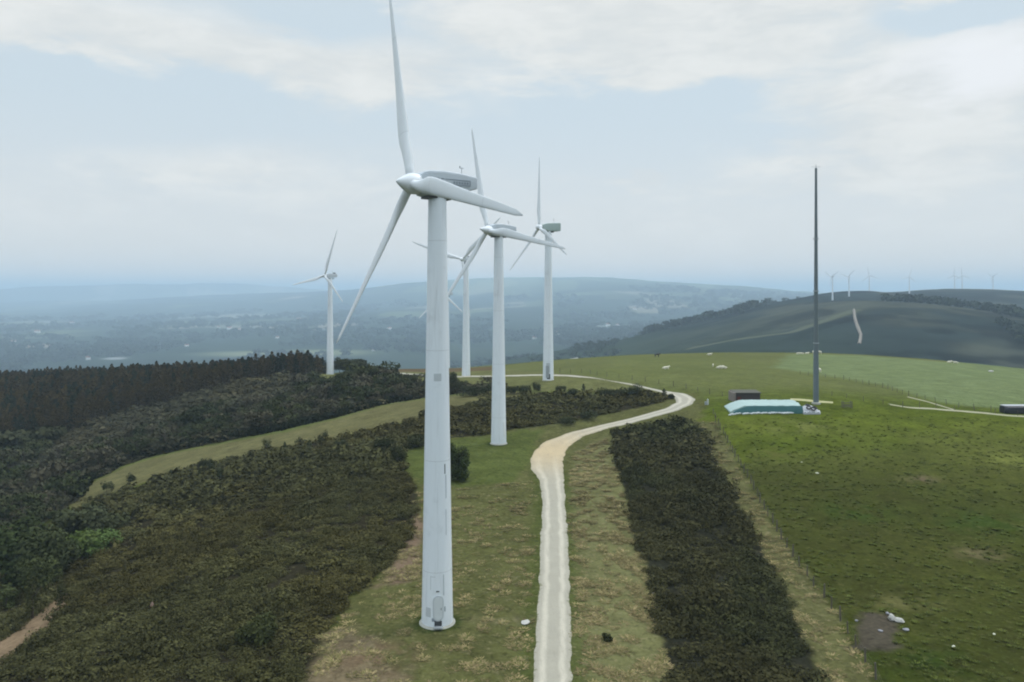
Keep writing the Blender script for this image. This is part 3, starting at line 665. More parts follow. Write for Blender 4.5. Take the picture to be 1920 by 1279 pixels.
def turbine(base, yaw, tilt, phase, cone, R, label, group, H=45.0, style='long', blades_off=(0,0,0), detail=2, shared=None, dist_name='wind_turbine'):
    """yaw: nose direction n = (-cos, -sin); phase of first blade from the in-plane horizontal"""
    T = thing(dist_name, base, label, 'wind turbine', group)
    a = math.radians(yaw); t = math.radians(tilt); ovh = 2.95 if style == 'long_first' else 3.0
    back = Vector((math.cos(a), math.sin(a), 0)); nose = Vector((-math.cos(a)*math.cos(t), -math.sin(a)*math.cos(t), math.sin(t)))
    hub = Vector((0, 0, H))-back*ovh
    # tower
    m = MB(); prof = [(TW['rb'], -.6)]+[(TW['rb']+(TW['rt']-TW['rb'])*(k/12)**.92, (H-1.15)*k/12+.1) for k in range(13)]
    tower = m.rev(prof, 40 if detail > 1 else 20).build('tower', M_tower, T, auto=True)
    MB().rev([(TW['rb']+.24, -.5), (TW['rb']+.24, .01), (TW['rb']+.20, .05), (TW['rb']-.02, .18)], 40).build('foundation_ring', M_conc, tower)
    face = math.atan2(-base[1], -base[0])         # towards the drone
    def on_tower(name, ang, z, w, h, mat, th=.03, oval=False, parent=tower, lift=.0):
        """thin plate bent round the tower"""
        rings = []; kk = 10
        for s_ in (0, 1):
            pass
        pts = []
        for k in range(28):
            q = 2*math.pi*k/28; cx, sy = math.cos(q), math.sin(q)
            if oval: # stadium
                x = w/2*cx; y = (h/2-w/2)*math.copysign(1, sy)+w/2*sy
            else:
                e = .15; x = w/2*math.copysign(abs(cx)**e, cx); y = h/2*math.copysign(abs(sy)**e, sy)
            pts.append((x, y))
        def proj(x, y, d):
            zz = z+y; r = TW['rb']+(TW['rt']-TW['rb'])*(max(zz-.1, 0)/(H-1.15))**.92+d; an = ang+x/r
            return Vector((r*math.cos(an), r*math.sin(an), zz))
        inner = [proj(x, y, -.02) for x, y in pts]; outer = [proj(x, y, th+lift) for x, y in pts]; mid = [proj(x*.5, y*.8, th+lift) for x, y in pts]; mid2 = [proj(x*.02, y*.7, th+lift) for x, y in pts]
        return MB().loft([inner, outer, mid, mid2]).build(name, mat, parent)
    if detail == 2:
        rm = TW['rb']
        if style == 'long_first':
            fr = on_tower('door_frame', face+.06, 2.05, 1.12, 2.55, M_patch, .05, True)
            dr = on_tower('door', face+.06, 2.05, .86, 2.28, M_door, .075, True)
            on_tower('door_handle', face+.06+.17, 2.0, .05, .22, M_dark, .11, False, dr)
            on_tower('door_sign', face+.03, 3.75, .32, .12, M_dark, .02)
            on_tower('ground_plate', face+.05, .55, .75, .5, M_dark, .05)
            MB().box((0,0,0), (.9,.5,.12)).build('step', M_steel, tower).location = Vector((math.cos(face+.05)*1.95, math.sin(face+.05)*1.95, .28))
            on_tower('cable_duct', face+.42, 4.35, .09, 2.1, M_patch, .05)
            on_tower('grey_patch', face-.62, 1.6, .62, .95, M_patch, .012)
            on_tower('square_patch', face+.02, 25.3, .78, .78, M_patch, .012)
            on_tower('scuff', face-.2, .9, .5, .35, M_mark, .012); on_tower('scuff', face+.5, 1.9, .12, .5, M_mark, .012); on_tower('scuff', face-.45, 4.6, .05, 1.4, M_patch, .012)
            on_tower('weld_mark', face-.28, 5.2, .5, .05, M_patch, .012)
            on_tower('scratch', face+.68, 14.2, .06, 2.4, M_mark, .012); on_tower('scratch', face+.60, 16.0, .10, 1.0, M_dark, .012); on_tower('scratch', face+.66, 10.6, .04, 2.6, M_mark, .012)
        elif style == 'box_green':
            on_tower('door', face-.15, 2.6, 1.0, 3.6, M_steel, .05); on_tower('stain', face+.05, 1.2, 1.0, 1.5, M_dark, .02); on_tower('stain', face-.02, 3.8, 1.2, 2.8, M_patch, .015)
        else:
            on_tower('door', face+.95, 3.2, .9, 3.1, M_blade, .08)
    # nacelle, built along +x = backwards, then turned with the yaw
    Mr = Matrix.Rotation(a, 4, 'Z')
    nm = MB()
    if style == 'box_green': secs = [(.9,1.3,1.5,0),(1.3,1.7,1.9,0),(2.4,2.1,2.3,.1),(6.2,2.2,2.5,.25),(6.6,2.1,2.35,.28)]; nmat = M_green
    elif style == 'short': secs = [(.9,1.2,1.3,0),(1.3,1.6,1.7,0),(2.5,1.9,1.9,.05),(5.6,1.8,1.7,.1),(6.4,1.4,1.3,.15)]; nmat = M_nac
    else: secs = [(.85,1.6,1.9,.02),(1.05,1.95,2.3,.04),(1.6,2.2,2.55,.08),(3.2,2.35,2.62,.12),(5.2,2.3,2.1,.25),(6.6,2.15,1.42,.38),(7.08,2.0,1.22,.42),(7.15,1.8,1.05,.42)]; nmat = M_nac
    nm.loft([rrect(w, h, x, zc) for x, w, h, zc in secs]); nm.V = [Mr @ v for v in nm.V]
    nac = nm.build('nacelle', nmat, T, auto=True); nac.location = hub
    if detail == 2:
        um = MB().box((3.0, 0, -1.28), (3.0, 1.7, .26)); um.V = [Mr @ v for v in um.V]; u = um.build('bed_plate', M_dark, nac)
        rear = secs[-2]; zt = rear[3]+rear[2]/2
        am = MB().tube((rear[0]-1.3, 0, zt-.1), (rear[0]-1.3, 0, zt+1.05), .035).box((rear[0]-1.3, 0, zt+1.0), (.5, .06, .05)).tube((rear[0]-1.5, 0, zt+1.0), (rear[0]-1.5, 0, zt+1.22), .06)
        am.V = [Mr @ v for v in am.V]; am.build('wind_vane', M_steel, nac)
        if style == 'long_first':
            # grey painted marks on the side facing the track: short letters and an outlined panel
            g = MB(); 
            def mark(x0, x1, z0, z1):
                g.add([Vector((x, y, z)) for y in (-1.192, -1.175) for x, z in ((x0,z0),(x1,z0),(x1,z1),(x0,z1))], [(0,1,2,3),(7,6,5,4),(0,4,5,1),(1,5,6,2),(2,6,7,3),(3,7,4,0)])
            lx = 1.75
            for k in range(3):
                mark(lx, lx+.10, .15, .62); mark(lx+.11, lx+.36, .53, .62); mark(lx+.11, lx+.30, .33, .41); mark(lx+.27, lx+.36, .15, .31); lx += .52
            mark(3.3, 6.2, .50, .60); mark(6.1, 6.2, -.02, .49); mark(4.2, 6.08, -.02, .08); 
            for k in range(6): mark(4.2+k*.31, 4.4+k*.31, .16, .38)
            g.V = [Mr @ v for v in g.V]; g.build('side_marking', M_mark, nac)
        if style == 'short':
            bm_ = MB().box((5.2, 0, 1.15), (.9, .9, .55)); bm_.V = [Mr @ v for v in bm_.V]; bm_.build('roof_cooler', M_dark, nac)
    # spinner
    q = nose.to_track_quat('Z', 'Y').to_matrix().to_4x4()
    if style in ('long_first', 'long'): pr = [(1.0,-.85),(1.06,-.5),(1.06,.05),(.92,.45),(.68,.85),(.42,1.22),(.18,1.52),(.04,1.64)] if style == 'long_first' else [(.9,-.85),(.95,-.3),(.88,.2),(.62,.9),(.36,1.5),(.14,2.0),(.03,2.15)]
    else: pr = [(.8,-.7),(.85,.2),(.7,.6),(.4,.95),(.08,1.1)]
    sp = MB().rev(pr, 28 if detail > 1 else 12, q).build('spinner', M_blade, T, auto=True); sp.location = hub
    # blades
    u = Vector((math.sin(a), -math.cos(a), 0)); w = nose.cross(u); w = w if w.z > 0 else -w
    bme = shared[0] if shared else blade_mesh(R)
    for k in range(3):
        ph = math.radians(phase+120*k+blades_off[k]); c = math.radians(cone)
        d = (u*math.cos(ph)+w*math.sin(ph))*math.cos(c)+nose*math.sin(c)
        tr = (-u*math.sin(ph)+w*math.cos(ph))                       # trailing side
        yv = d.cross(tr)
        B = obj('blade', bme, T)
        B.matrix_local = Matrix.Translation(hub) @ Matrix((tr, yv, d)).transposed().to_4x4()
        if detail == 2:
            MB().rev([(.53,-.25),(.53,.12),(.49,.14)], 20).build('blade_root', M_blade, B, smooth=False).location = (0, 0, .75)
    return T
G_near = 'wind turbines standing along the gravel track'
def tbase(px, py, Y): x, y, z = P(px, py, Y); return (x, y, ground(x, y)), z
SPECS = [((820,1168,76.83), 32.2, 4.0, 106.8, 2.6, 23.5, 'long_first', 'nearest and largest white wind turbine, oval door at its foot beside the gravel track', (0,0,0)),
 ((935,833,157.5), 40.8, 5.1, 108.1, .9, 24.3, 'long', 'white wind turbine on the mown green pad just left of the track bend', (0,0,0)),
 ((1028,713,220.3), 24.2, 4.5, 94.9, 1.7, 21.5, 'box_green', 'wind turbine with boxy grey green nacelle and dark stained tower foot', (0,0,0)),
 ((874,705,289), 64, 1.4, 41.4, 4.5, 23.2, 'short', 'pale bluish turbine standing in grass between the two nearest towers', (0,0,0)),
 ((619,703,339), 49, 8, 75.4, 5, 22.4, 'short', 'far left turbine standing at the end of the dark pine plantation', (-7.6,-4.2,11.5))]
for sp_, yaw, tilt, ph, cone, R, st, lb, off in SPECS:
    b, z = tbase(*sp_); note('turbine base', round(b[2], 2), 'wanted', round(z, 2))
    H = 45+z-b[2]
    turbine((b[0], b[1], b[2]), yaw, tilt, ph, cone, R, lb, G_near, H, st, off)
X6, Y6 = (838-CX)*395/F, 395.; z6 = ground(X6, Y6)
turbine((X6, Y6, z6), 40, 6, 96, 3, 23.0, 'farthest turbine of the row, mostly hidden behind the nearest tower', G_near, CZ-(551-YH)*395/F-z6, 'short')
# the seven on the far ridge
G_far = 'seven tiny turbines lined up on the distant ridge'
bm7 = blade_mesh(22.0)
far_lab = ['leftmost distant turbine, foot standing below the ridge line','second distant turbine, close right of the leftmost one','third distant turbine from the left on the ridge crest','lone middle turbine of the distant ridge row',
 'left turbine of the close pair on the distant ridge','right turbine of the close pair on the distant ridge','rightmost distant turbine near the frame edge']
for i, (px, Y, hy, ph) in enumerate([(1561,1430,519,28),(1592,1600,519,40),(1630,1800,517,100),(1705,1880,519,75),(1790,2080,519,88),(1804,2100,517,95),(1862,2150,519,25)]):
    x = (px-CX)*Y/F; z = ground(x, Y); H = max(CZ+(YH-hy)*Y/F-z, 38); note('far turbine', i, round(H, 1))
    turbine((x, Y, z), [20, 25, 60, 70, 35, 62, 15][i], 4, ph, 2, 22, far_lab[i], G_far, H, 'short', detail=1, shared=[bm7])

# ------------------------------------------------------------------ mast
mx, my, mz = P(1530, 754, 172); mz = ground(mx, my)
mt = thing('measuring_mast', (mx, my, mz), 'very tall thin dark grey mast standing behind the green covered clamp', 'mast')
MB().rev([(.62,-.3),(.60,8),(.50,16),(.46,22),(.40,32),(.33,42),(.26,54.3)], 16).build('pole', plain('dark_green_grey_steel', (.12,.15,.165), .5, .2, .6, True), mt, auto=True)
MB().rev([(1.0,-.3),(1.0,.25),(.7,.4)], 16).build('base_collar', M_conc, mt)
MB().tube((0,0,54.2),(0,0,55.2),.06).box((0,0,54.6),(2.2,.06,.06)).build('top_sensor', M_steel, mt)
for zz in (14, 26, 38): MB().rev([(.62,zz-.12),(.62,zz+.12)], 16).build('flange', M_steel, mt)

# ------------------------------------------------------------------ silage clamp and the things round it
cx0, cy0 = hit(1440, 775); cz0 = ground(cx0, cy0)
clamp = thing('silage_clamp', (cx0, cy0+4.2, cz0), 'long low mound under a pale teal green sheet at the mast foot', 'silage clamp')
M_teal = plain('teal_sheet', (.33,.44,.42), .45, .12, .7, True); M_tealshade = plain('shaded_teal_side', (.055,.16,.17), .5, .15, 1, True)
rings = []
for i in range(22):
    t = i/21*2-1; x = t*8.1+.35; e = (1-abs(t)**6)**.8
    ring = []
    for k in range(15):
        s_ = k/14*2-1; yy = s_*4.1; prof = (1-.22*abs(s_)**3)
        hh = 1.75*max(0, min(1, (1+t)/.42))**.75*max(0, min(1, (1-t)/.10))**.5*prof
        wob = .06*math.sin(x*2.3+k)+.05*math.sin(x*5.1-k*1.7)
        ring.append(Vector((x+.45*s_, yy, .30+max(hh, 0)*(1)+wob*prof)))
    ring += [Vector((x+.45, 4.1, -.5)), Vector((x-.45, -4.1, -.5))]
    rings.append(ring)
MB().loft(rings).build('cover_sheet', M_teal, clamp, auto=True)
# flap along the front, the shade of that side put into its teal
fl = MB(); rr_ = []
for i in range(30):
    x = -7.3+15.2*i/29; b_ = .16*math.sin(i*1.3); ed = min(1, min(i, 29-i)/3.)
    tt = (x-.65)/8.1; top = .22+1.36*max(0, min(1, (1+tt)/.42))**.75*max(0, min(1, (1-tt)/.10))**.5
    rr_.append([Vector((x-.3, -4.26+b_*.3, -.1)), Vector((x-.3, -4.36+b_*.3, top*.4)), Vector((x-.3, -4.22+b_*.2, top)), Vector((x-.3, -4.06, top))])
fl.loft(rr_).build('side_flap', M_tealshade, clamp, auto=True)
M_bag = plain('white_bag', (.50,.53,.53), .8, .15, 2); M_gsheet = plain('grey_sheet', (.42,.43,.46), .6, .25, 1.2); M_tyre = plain('tyre_rubber', (.03,.03,.032), .8, .2, 4)
def lump(seed, sx, sy, sz, n=10, m=7, jag=.12):
    g = random.Random(seed); rings = []
    for i in range(m):
        v = math.pi*(i+.35)/(m-.3); ring = []
        for k in range(n):
            a = 2*math.pi*k/n; r = math.sin(v)*(1+g.uniform(-jag, jag))
            ring.append(Vector((sx*r*math.cos(a), sy*r*math.sin(a), sz*(1-math.cos(v))*.5*(1+g.uniform(-jag, jag)*.4))))
        rings.append(ring)
    return MB().loft(rings)
bagp = tag(lump(3, .38, .28, .42).build('sandbag', M_bag, None, smooth=True), 'x', 'sandbag')
gb = 'white bags weighing down the front of the teal sheet'
for i in range(25):
    x = cx0-8.6+i*.58+random.uniform(-.08, .08); y = cy0-.45+random.uniform(-.35, .35)
    b = bagp if i == 0 else bagp.copy()
    if i: COL.objects.link(b)
    b.location = (x, y, ground(x, y)-.03); b.rotation_euler = (0, 0, random.uniform(-.5, .5)); q_ = random.uniform(.8, 1.15); b.scale = (q_*1.1, q_, q_)
    b['group'] = gb; b['label'] = 'small white bag lying along the front edge of the teal sheet'
# loose grey sheet with tyres at the right end
shx, shy = cx0+9.3, cy0+1.6; sh = thing('loose_plastic_sheet', (shx, shy, ground(shx, shy)), 'crumpled pale grey plastic sheet at the right end of the clamp', 'plastic sheet')
rings = []
for i in range(12):
    x = -1.7+3.7*i/11
    rings.append([Vector((x+.2*math.sin(k), -2.2+4.4*k/9, (1.25*math.sin(math.pi*min(max(k/9, .03), .97))**.6)*(1-.65*abs(i/11*2-1)**3)+.22*math.sin(i*2.1+k*1.9))) for k in range(10)]+[Vector((x, 2.2, -.4)), Vector((x, -2.2, -.4))])
MB().loft(rings).build('sheet', M_gsheet, sh, auto=True)
def tyre_mb(R_=.42, r=.14):
    m = MB(); rings = []
    for i in range(17):
        a = 2*math.pi*i/16; rings.append([Vector(((R_+r*math.cos(b))*math.cos(a), (R_+r*math.cos(b))*math.sin(a), r*math.sin(b))) for b in [2*math.pi*k/8 for k in range(8)]])
    return m.loft(rings, cap=False)
tp = None
for i, (dx_, dy_, dz_, rx, lb) in enumerate([(-.3,-1.5,1.15,.5,'upper left tyre lying on the grey sheet'),(.55,-1.9,.95,.7,'lower tyre on the front of the grey sheet'),(.1,.1,1.5,.1,'topmost tyre on the grey sheet by the mast'),(1.3,-.9,1.05,.4,'right tyre on the grey sheet below the mast')]):
    if tp is None: tp = tyre_mb().build('tyre', M_tyre, None, smooth=True); o = tp
    else: o = tp.copy(); COL.objects.link(o)
    o.location = (shx+dx_, shy+dy_, ground(shx, shy)+dz_); o.rotation_euler = (rx, .2*i-.3, 0); tag(o, lb, 'tyre', 'tyres on the loose grey sheet')
# dark shed behind the clamp
hx, hy = hit(1395, 757); hy += 6; hz = ground(hx, hy)
hx = (1396-CX)*hy/F
shed = thing('low_shed', (hx, hy, hz), 'low dark brown shed with flat roof behind the left end of the clamp', 'shed')
M_brown = plain('dark_boards', (.055,.045,.045), .9, .3, 2.5); M_roof = plain('rusty_sheet_roof', (.065,.062,.045), .8, .35, 1.5); M_wallg = plain('weathered_block', (.20,.17,.15), .9, .25, 2)
MB().box((.3, 0, .9), (5.8, 3.6, 2.2)).build('wall', M_brown, shed)
MB().box((.2, 0, 2.12), (6.4, 4.2, .18), Matrix.Rotation(math.radians(3), 3, 'X')).build('roof', M_roof, shed)
MB().box((-3.1, -.3, .95), (.5, 4.4, 2.3)).build('side_wall', M_wallg, shed)
MB().box((-1.9, -1.83, .55), (.8, .06, 1.1)).build('door', plain('red_door', (.12,.03,.025), .8, .2, 3), shed)
# white marker
wx, wy = hit(1327, 759); wm = thing('marker_post', (wx, wy, ground(wx, wy)), 'short white marker post in the grass between track and shed', 'marker post')
MB().rev([(.20,-.2),(.19,1.25),(.10,1.38)], 12).build('post', M_bag, wm); MB().box((-.45,.1,.35),(.45,.35,.75)).build('meter_box', M_steel, wm)
# wooden pallet frame right of the mast
qx, qy = hit(1588, 765); pf = thing('wooden_rack', (qx, qy, ground(qx, qy)), 'weathered wooden rack standing in grass right of the mast', 'rack')
M_wood = plain('grey_wood', (.12,.105,.085), .9, .3, 4)
for sx in (-1, 1):
    for sy in (-.4, .4): MB().box((sx*.95, sy, .75), (.12, .12, 1.7)).build('post', M_wood, pf)
for zz in (.35, .8, 1.25): MB().box((0, -.47, zz), (2.1, .06, .16)).build('rail', M_wood, pf)
for zz in (.5, 1.1): MB().box((0, .47, zz), (2.1, .06, .16)).build('rail', M_wood, pf)
# straw-coloured strip of sand between clamp and mast
lx0, ly0 = hit(1492, 749); st_ = strip('sand_path', [hit(1480,751), hit(1505,752), hit(1530,755), hit(1568,757)], [hit(1480,747), hit(1505,748), hit(1530,751), hit(1568,754)], plain('yellow_sand', (.36,.34,.17), .9, .2, 1), .5, .08, .2, nacross=5)
# black wrapped bales at the right border
bx, by = hit(1900, 777); bl = thing('bale_stack', (bx+1.0, by+1.5, ground(bx, by)), 'long black plastic wrapped stack by the farm track at right border', 'bale stack')
M_blk = plain('black_film', (.012,.014,.022), .35, .3, 2, True)
rings = []
for i in range(15):
    x = -2.6+6.5*i/14; q_ = .9 if i in (0, 14) else 1; w_ = .05*math.sin(i*2.2)
    rings.append([Vector((x, c_*1.15*q_, .85+s_*.95*q_+w_)) for c_, s_ in [(math.copysign(abs(math.cos(b))**.5, math.cos(b)), math.copysign(abs(math.sin(b))**.5, math.sin(b))) for b in [2*math.pi*k/14 for k in range(14)]]])
MB().loft(rings).build('wrapped_bales', M_blk, bl, auto=True)
MB().box((.7, .1, 1.83), (6.3, 1.9, .12)).build('top_sheet', M_gsheet, bl)

# far shed roof just over the hill crest, and a small house by the pines
Yb = 392.; bxx = (1062-CX)*Yb/F; zb = CZ-(679-YH)*Yb/F
brn = thing('farm_shed', (bxx, Yb, zb-2.6), 'long pale grey roofed farm shed peeping over the hill crest', 'farm shed', rz=math.radians(12))
MB().box((0,0,.9),(11.6,5.5,3.4)).build('wall', M_wallg, brn)
MB().loft([[Vector((x, -3.1, 2.6+.9*(x+6.2)/12.4)), Vector((x, 0, 3.3+1.6*(x+6.2)/12.4)), Vector((x, 3.1, 2.6+.9*(x+6.2)/12.4)), Vector((x, 0, 2.4))] for x in (-6.2, 6.2)]).build('roof', plain('pale_fibre_roof', (.36,.37,.34), .8, .15, .8), brn)
hx2, hy2 = (691-CX)*356/F, 356.; hs = thing('stone_hut', (hx2, hy2, ground(hx2, hy2)), 'tiny grey hut with pitched roof at the end of the pine wood', 'hut')
MB().box((0,0,.7),(3.6,3,1.7)).build('wall', plain('stone_wall',(.30,.30,.29),.9,.2,2), hs)
MB().loft([[Vector((x,-1.8,1.5)), Vector((x,0,2.4)), Vector((x,1.8,1.5))] for x in (-2.0,2.0)]).build('roof', plain('slate',(.16,.18,.2),.7,.2,2), hs)

# ------------------------------------------------------------------ fences: posts and wires
M_post = plain('weathered_post', (.10,.085,.065), .95, .35, 5)
def fence(pts, spacing, hgt, label, wires=(.35,.7,1.05), lean=.05, r=.055):
    W_ = np.array([hit(*p) for p in pts]); s = np.concatenate([[0], np.cumsum(np.hypot(*np.diff(W_, axis=0).T))]); t = np.arange(0, s[-1], spacing)
    x = np.interp(t, s, W_[:,0])+rng.normal(0,.08,len(t)); y = np.interp(t, s, W_[:,1]); z = height(x, y)
    f_ = thing('wire_fence', (x[0], y[0], z[0]), label, 'fence'); pm = MB().tube((0,0,-.3),(0,0,hgt),r,r*.85,7).mesh('post', M_post)
    for i in range(len(t)):
        p = obj('post', pm, f_); p.location = (x[i]-x[0], y[i]-y[0], z[i]-z[0]); p.rotation_euler = (random.uniform(-lean,lean), random.uniform(-lean,lean), random.uniform(0,3)); q_ = random.uniform(.85,1.15); p.scale = (q_,q_,q_)
    for k, h_ in enumerate(wires):
        m = MB()
        for i in range(len(t)-1):
            m.tube((x[i]-x[0], y[i]-y[0], z[i]-z[0]+h_*hgt/1.2), (x[i+1]-x[0], y[i+1]-y[0], z[i+1]-z[0]+h_*hgt/1.2), .005, n=4)
        m.build('wire', M_dark, f_)
fence([(1700,1420),(1645,1279),(1608,1222),(1578,1168),(1545,1122),(1512,1080),(1476,1028),(1440,968),(1408,908),(1382,862),(1360,820),(1345,795),(1335,775)], 2.9, 1.35, 'post and wire fence along the pasture beside the dark gorse belt', r=.085)
fence([(1500,702),(1580,712),(1630,722),(1660,728),(1700,742),(1750,753),(1800,765),(1860,772),(1960,779)], 3.4, 1.3, 'upper wire fence running down the hill to the black stack', r=.07)
fence([(1560,742),(1620,753),(1655,758),(1690,763),(1750,766),(1800,770),(1850,774),(1960,785)], 4.2, 1.3, 'lower wire fence beside the pale farm track on the pasture', r=.07)
fence([(1050,700),(1100,700),(1130,706),(1200,715),(1260,724),(1300,732),(1345,742),(1365,745)], 5.0, 1.4, 'fence posts along the far side of the curving track', r=.08)

# ------------------------------------------------------------------ stones, cattle
M_stone = plain('pale_stone', (.42,.41,.38), .9, .25, 2.5, True); M_gst = plain('grey_stone', (.24,.24,.26), .9, .3, 2, True); M_wst = plain('whitish_stone', (.62,.62,.50), .9, .15, 3, True)
def stone(px, py, sx, sz, mat, label, seed, group=None, raise_=0):
    x, y = hit(px, py); o = lump(seed, sx, sx*.8, sz, 9, 6, .22).build('stone', mat, None, auto=True); o.location = (x, y, ground(x, y)-sz*.15+raise_); o.rotation_euler = (0,0,seed)
    tag(o, label, 'stone', group)
stone(1672,1163,.42,.75,M_stone,'upright pale boulder at the left of the stone heap in the pasture',11)
stone(1686,1166,.50,.48,M_stone,'broad pale boulder on the right of the heap by the mud',12)
stone(1699,1182,.34,.22,M_gst,'long thin grey slab lying right of the boulder heap',13)
stone(1664,1152,.22,.3,M_gst,'small grey stone behind the upright boulder',14)
stone(1651,1184,.24,.2,M_gst,'single grey stone lying in the middle of the mud patch',15)
stone(1788,1213,.17,.17,M_wst,'small white stone in grass, the lower of the two at lower right',16)
stone(1864,1190,.16,.15,M_wst,'small white stone in grass near the lower right corner',17)
stone(1532,888,.30,.22,M_wst,'pale flat stone in the middle of the pasture',18)
stone(1503,867,.16,.14,M_wst,'tiny pale stone left of the flat stone in the pasture',19)
stone(985,1168,.55,.22,M_stone,'crumbling pale stone slab between the nearest turbine and the track',20)
stone(1858,697,.9,.6,M_stone,'pale boulder by the hollow on the far pasture edge',21)
stone(1606,1165,.18,.2,M_gst,'small grey stone at the fence edge of the mud',22)
stone(296,1148,.42,.4,M_stone,'pale rock showing through heather on the lower left slope',23)
stone(285,1140,.25,.8,plain('brown_rock',(.2,.13,.1),.9,.3,3,True),'brown upright rock beside the pale rock in heather',24)
stone(1222,1113,.2,.2,M_gst,'small dark stone on the straw verge of the gorse belt',25)
def cow_mesh(mat, lying=False):
    """skinned skeleton: body, neck, head, four jointed legs, tail"""
    J = [(-.75,0,1.25,.30),(-.35,0,1.25,.36),(.15,0,1.2,.38),(.65,0,1.25,.34),(1.0,0,1.38,.20),(1.3,0,1.45,.15),(1.6,0,1.28,.10),
         (-.75,.2,.8,.14),(-.85,.2,.45,.08),(-.78,.2,.04,.07),(-.75,-.2,.8,.14),(-.85,-.2,.45,.08),(-.78,-.2,.04,.07),
         (.65,.2,.75,.12),(.66,.2,.42,.07),(.65,.2,.04,.07),(.65,-.2,.75,.12),(.66,-.2,.42,.07),(.65,-.2,.04,.07),(-1.02,0,1.2,.05),(-1.08,0,.7,.04),(1.32,.18,1.56,.04),(1.32,-.18,1.56,.04)]
    if lying:
        J = [(-.8,0,.45,.30),(-.35,0,.5,.38),(.15,0,.48,.38),(.65,0,.52,.33),(.98,0,.72,.20),(1.25,0,.86,.15),(1.52,0,.74,.10),
             (-.7,.36,.25,.14),(-.3,.5,.12,.09),(-.05,.55,.07,.06),(-.7,-.36,.25,.14),(-.3,-.5,.12,.09),(-.05,-.55,.07,.06),
             (.65,.3,.22,.12),(.95,.36,.1,.08),(.7,.42,.06,.06),(.65,-.3,.22,.12),(.95,-.36,.1,.08),(.7,-.42,.06,.06),(-1.05,0,.4,.05),(-1.25,.1,.1,.04),(1.27,.18,.97,.04),(1.27,-.18,.97,.04)]
    E_ = [(0,1),(1,2),(2,3),(3,4),(4,5),(5,6),(0,7),(7,8),(8,9),(0,10),(10,11),(11,12),(3,13),(13,14),(14,15),(3,16),(16,17),(17,18),(0,19),(19,20),(5,21),(5,22)]
    me = bpy.data.meshes.new('cow'); me.from_pydata([j[:3] for j in J], E_, []); me.materials.append(mat)
    o = obj('cow', me); sk = o.modifiers.new('skin', 'SKIN'); o.modifiers.new('sub', 'SUBSURF').render_levels = 1
    for v, j in zip(me.skin_vertices[0].data, J): v.radius = (j[3], j[3])
    me.skin_vertices[0].data[0].use_root = True
    dg = bpy.context.evaluated_depsgraph_get(); ev = bpy.data.meshes.new_from_object(o.evaluated_get(dg))
    bpy.data.objects.remove(o); ev.materials.clear(); ev.materials.append(mat)
    for p in ev.polygons: p.use_smooth = True
    return ev
M_cream = plain('cream_hide', (.62,.58,.46), .85, .12, 2, True); M_darkh = plain('dark_hide', (.035,.03,.03), .85, .2, 2, True)
cm1, cm2, cs1 = cow_mesh(M_cream, True), cow_mesh(M_darkh), cow_mesh(M_cream)
for px, py, rz, sc_, me_, lb in [(1248,692,.2,1.15,cm1,'cream cow lying alone on the hilltop pasture beyond the track'),(1349,691,.1,1.1,cm1,'left one of two cream cows lying close together on the hill'),(1357,691,3.2,1.1,cm1,'right one of two cream cows lying close together on the hill'),
  (1345-8,688,1.2,.7,cs1,'cream calf left of the two close cows'),(1232,670,.3,1.1,cm2,'dark cow standing on the hill skyline'),(1330,666,.1,1.0,cm1,'cream cow on the skyline right of the dark cow'),
  (1496,664,.2,.8,cm1,'leftmost pale cow of three on the skyline left of the mast'),(1504,664,2.8,.8,cm1,'middle pale cow of three on the skyline left of the mast'),(1513,664,.3,.9,cm1,'right pale cow of three on the skyline left of the mast'),
  (1525,664,1.4,.9,cs1,'pale cow on the skyline touching the mast on its left'),(1538,664,1.7,.9,cs1,'pale cow on the skyline touching the mast on its right'),(1537,699,1.5,1.0,cs1,'cream cow on the slope just right of the mast'),
  (1780,680,.2,.9,cm1,'left pale cow of a pair on the far pasture edge'),(1792,681,3.0,.9,cm1,'right pale cow of a pair on the far pasture edge')]:
    x, y = hit(px, py); 
    if y > 700: y = 335.; x = (px-CX)*y/F
    o = obj('cow', me_); o.location = (x, y, ground(x, y)); o.rotation_euler = (0,0,rz); o.scale = (sc_,)*3; tag(o, lb, 'cow', 'cattle grazing on the hilltop')

# ------------------------------------------------------------------ plantation of pines
BR0, BR1 = (.026,.021,.008), (.074,.053,.019); GN0, GN1 = (.010,.015,.008), (.032,.036,.018)
pine_t = [tree('pine_tree', pine_arrays(9.5+.9*k, 2.5+.15*k, 420, BR0 if k % 3 else GN0, BR1 if k % 3 else GN1, 300+k), trunk_mb(8.5, .16, 300+k, 3, .02), '', 'pine tree', None) for k in range(5)]
x, y = scatter(PINEWOOD, 5200); k = in_frame(x, y, 120); x, y = x[k], y[k]
# thin to a forest spacing
cell = {}; keep = []
for i in range(len(x)):
    c_ = (int(x[i]//3.1), int(y[i]//3.1))
    if c_ in cell: continue
    cell[c_] = 1; keep.append(i)
x, y = x[keep], y[keep]; z = height(x, y); order = np.argsort(np.hypot(x, y)+rng.uniform(-8, 8, len(x)))
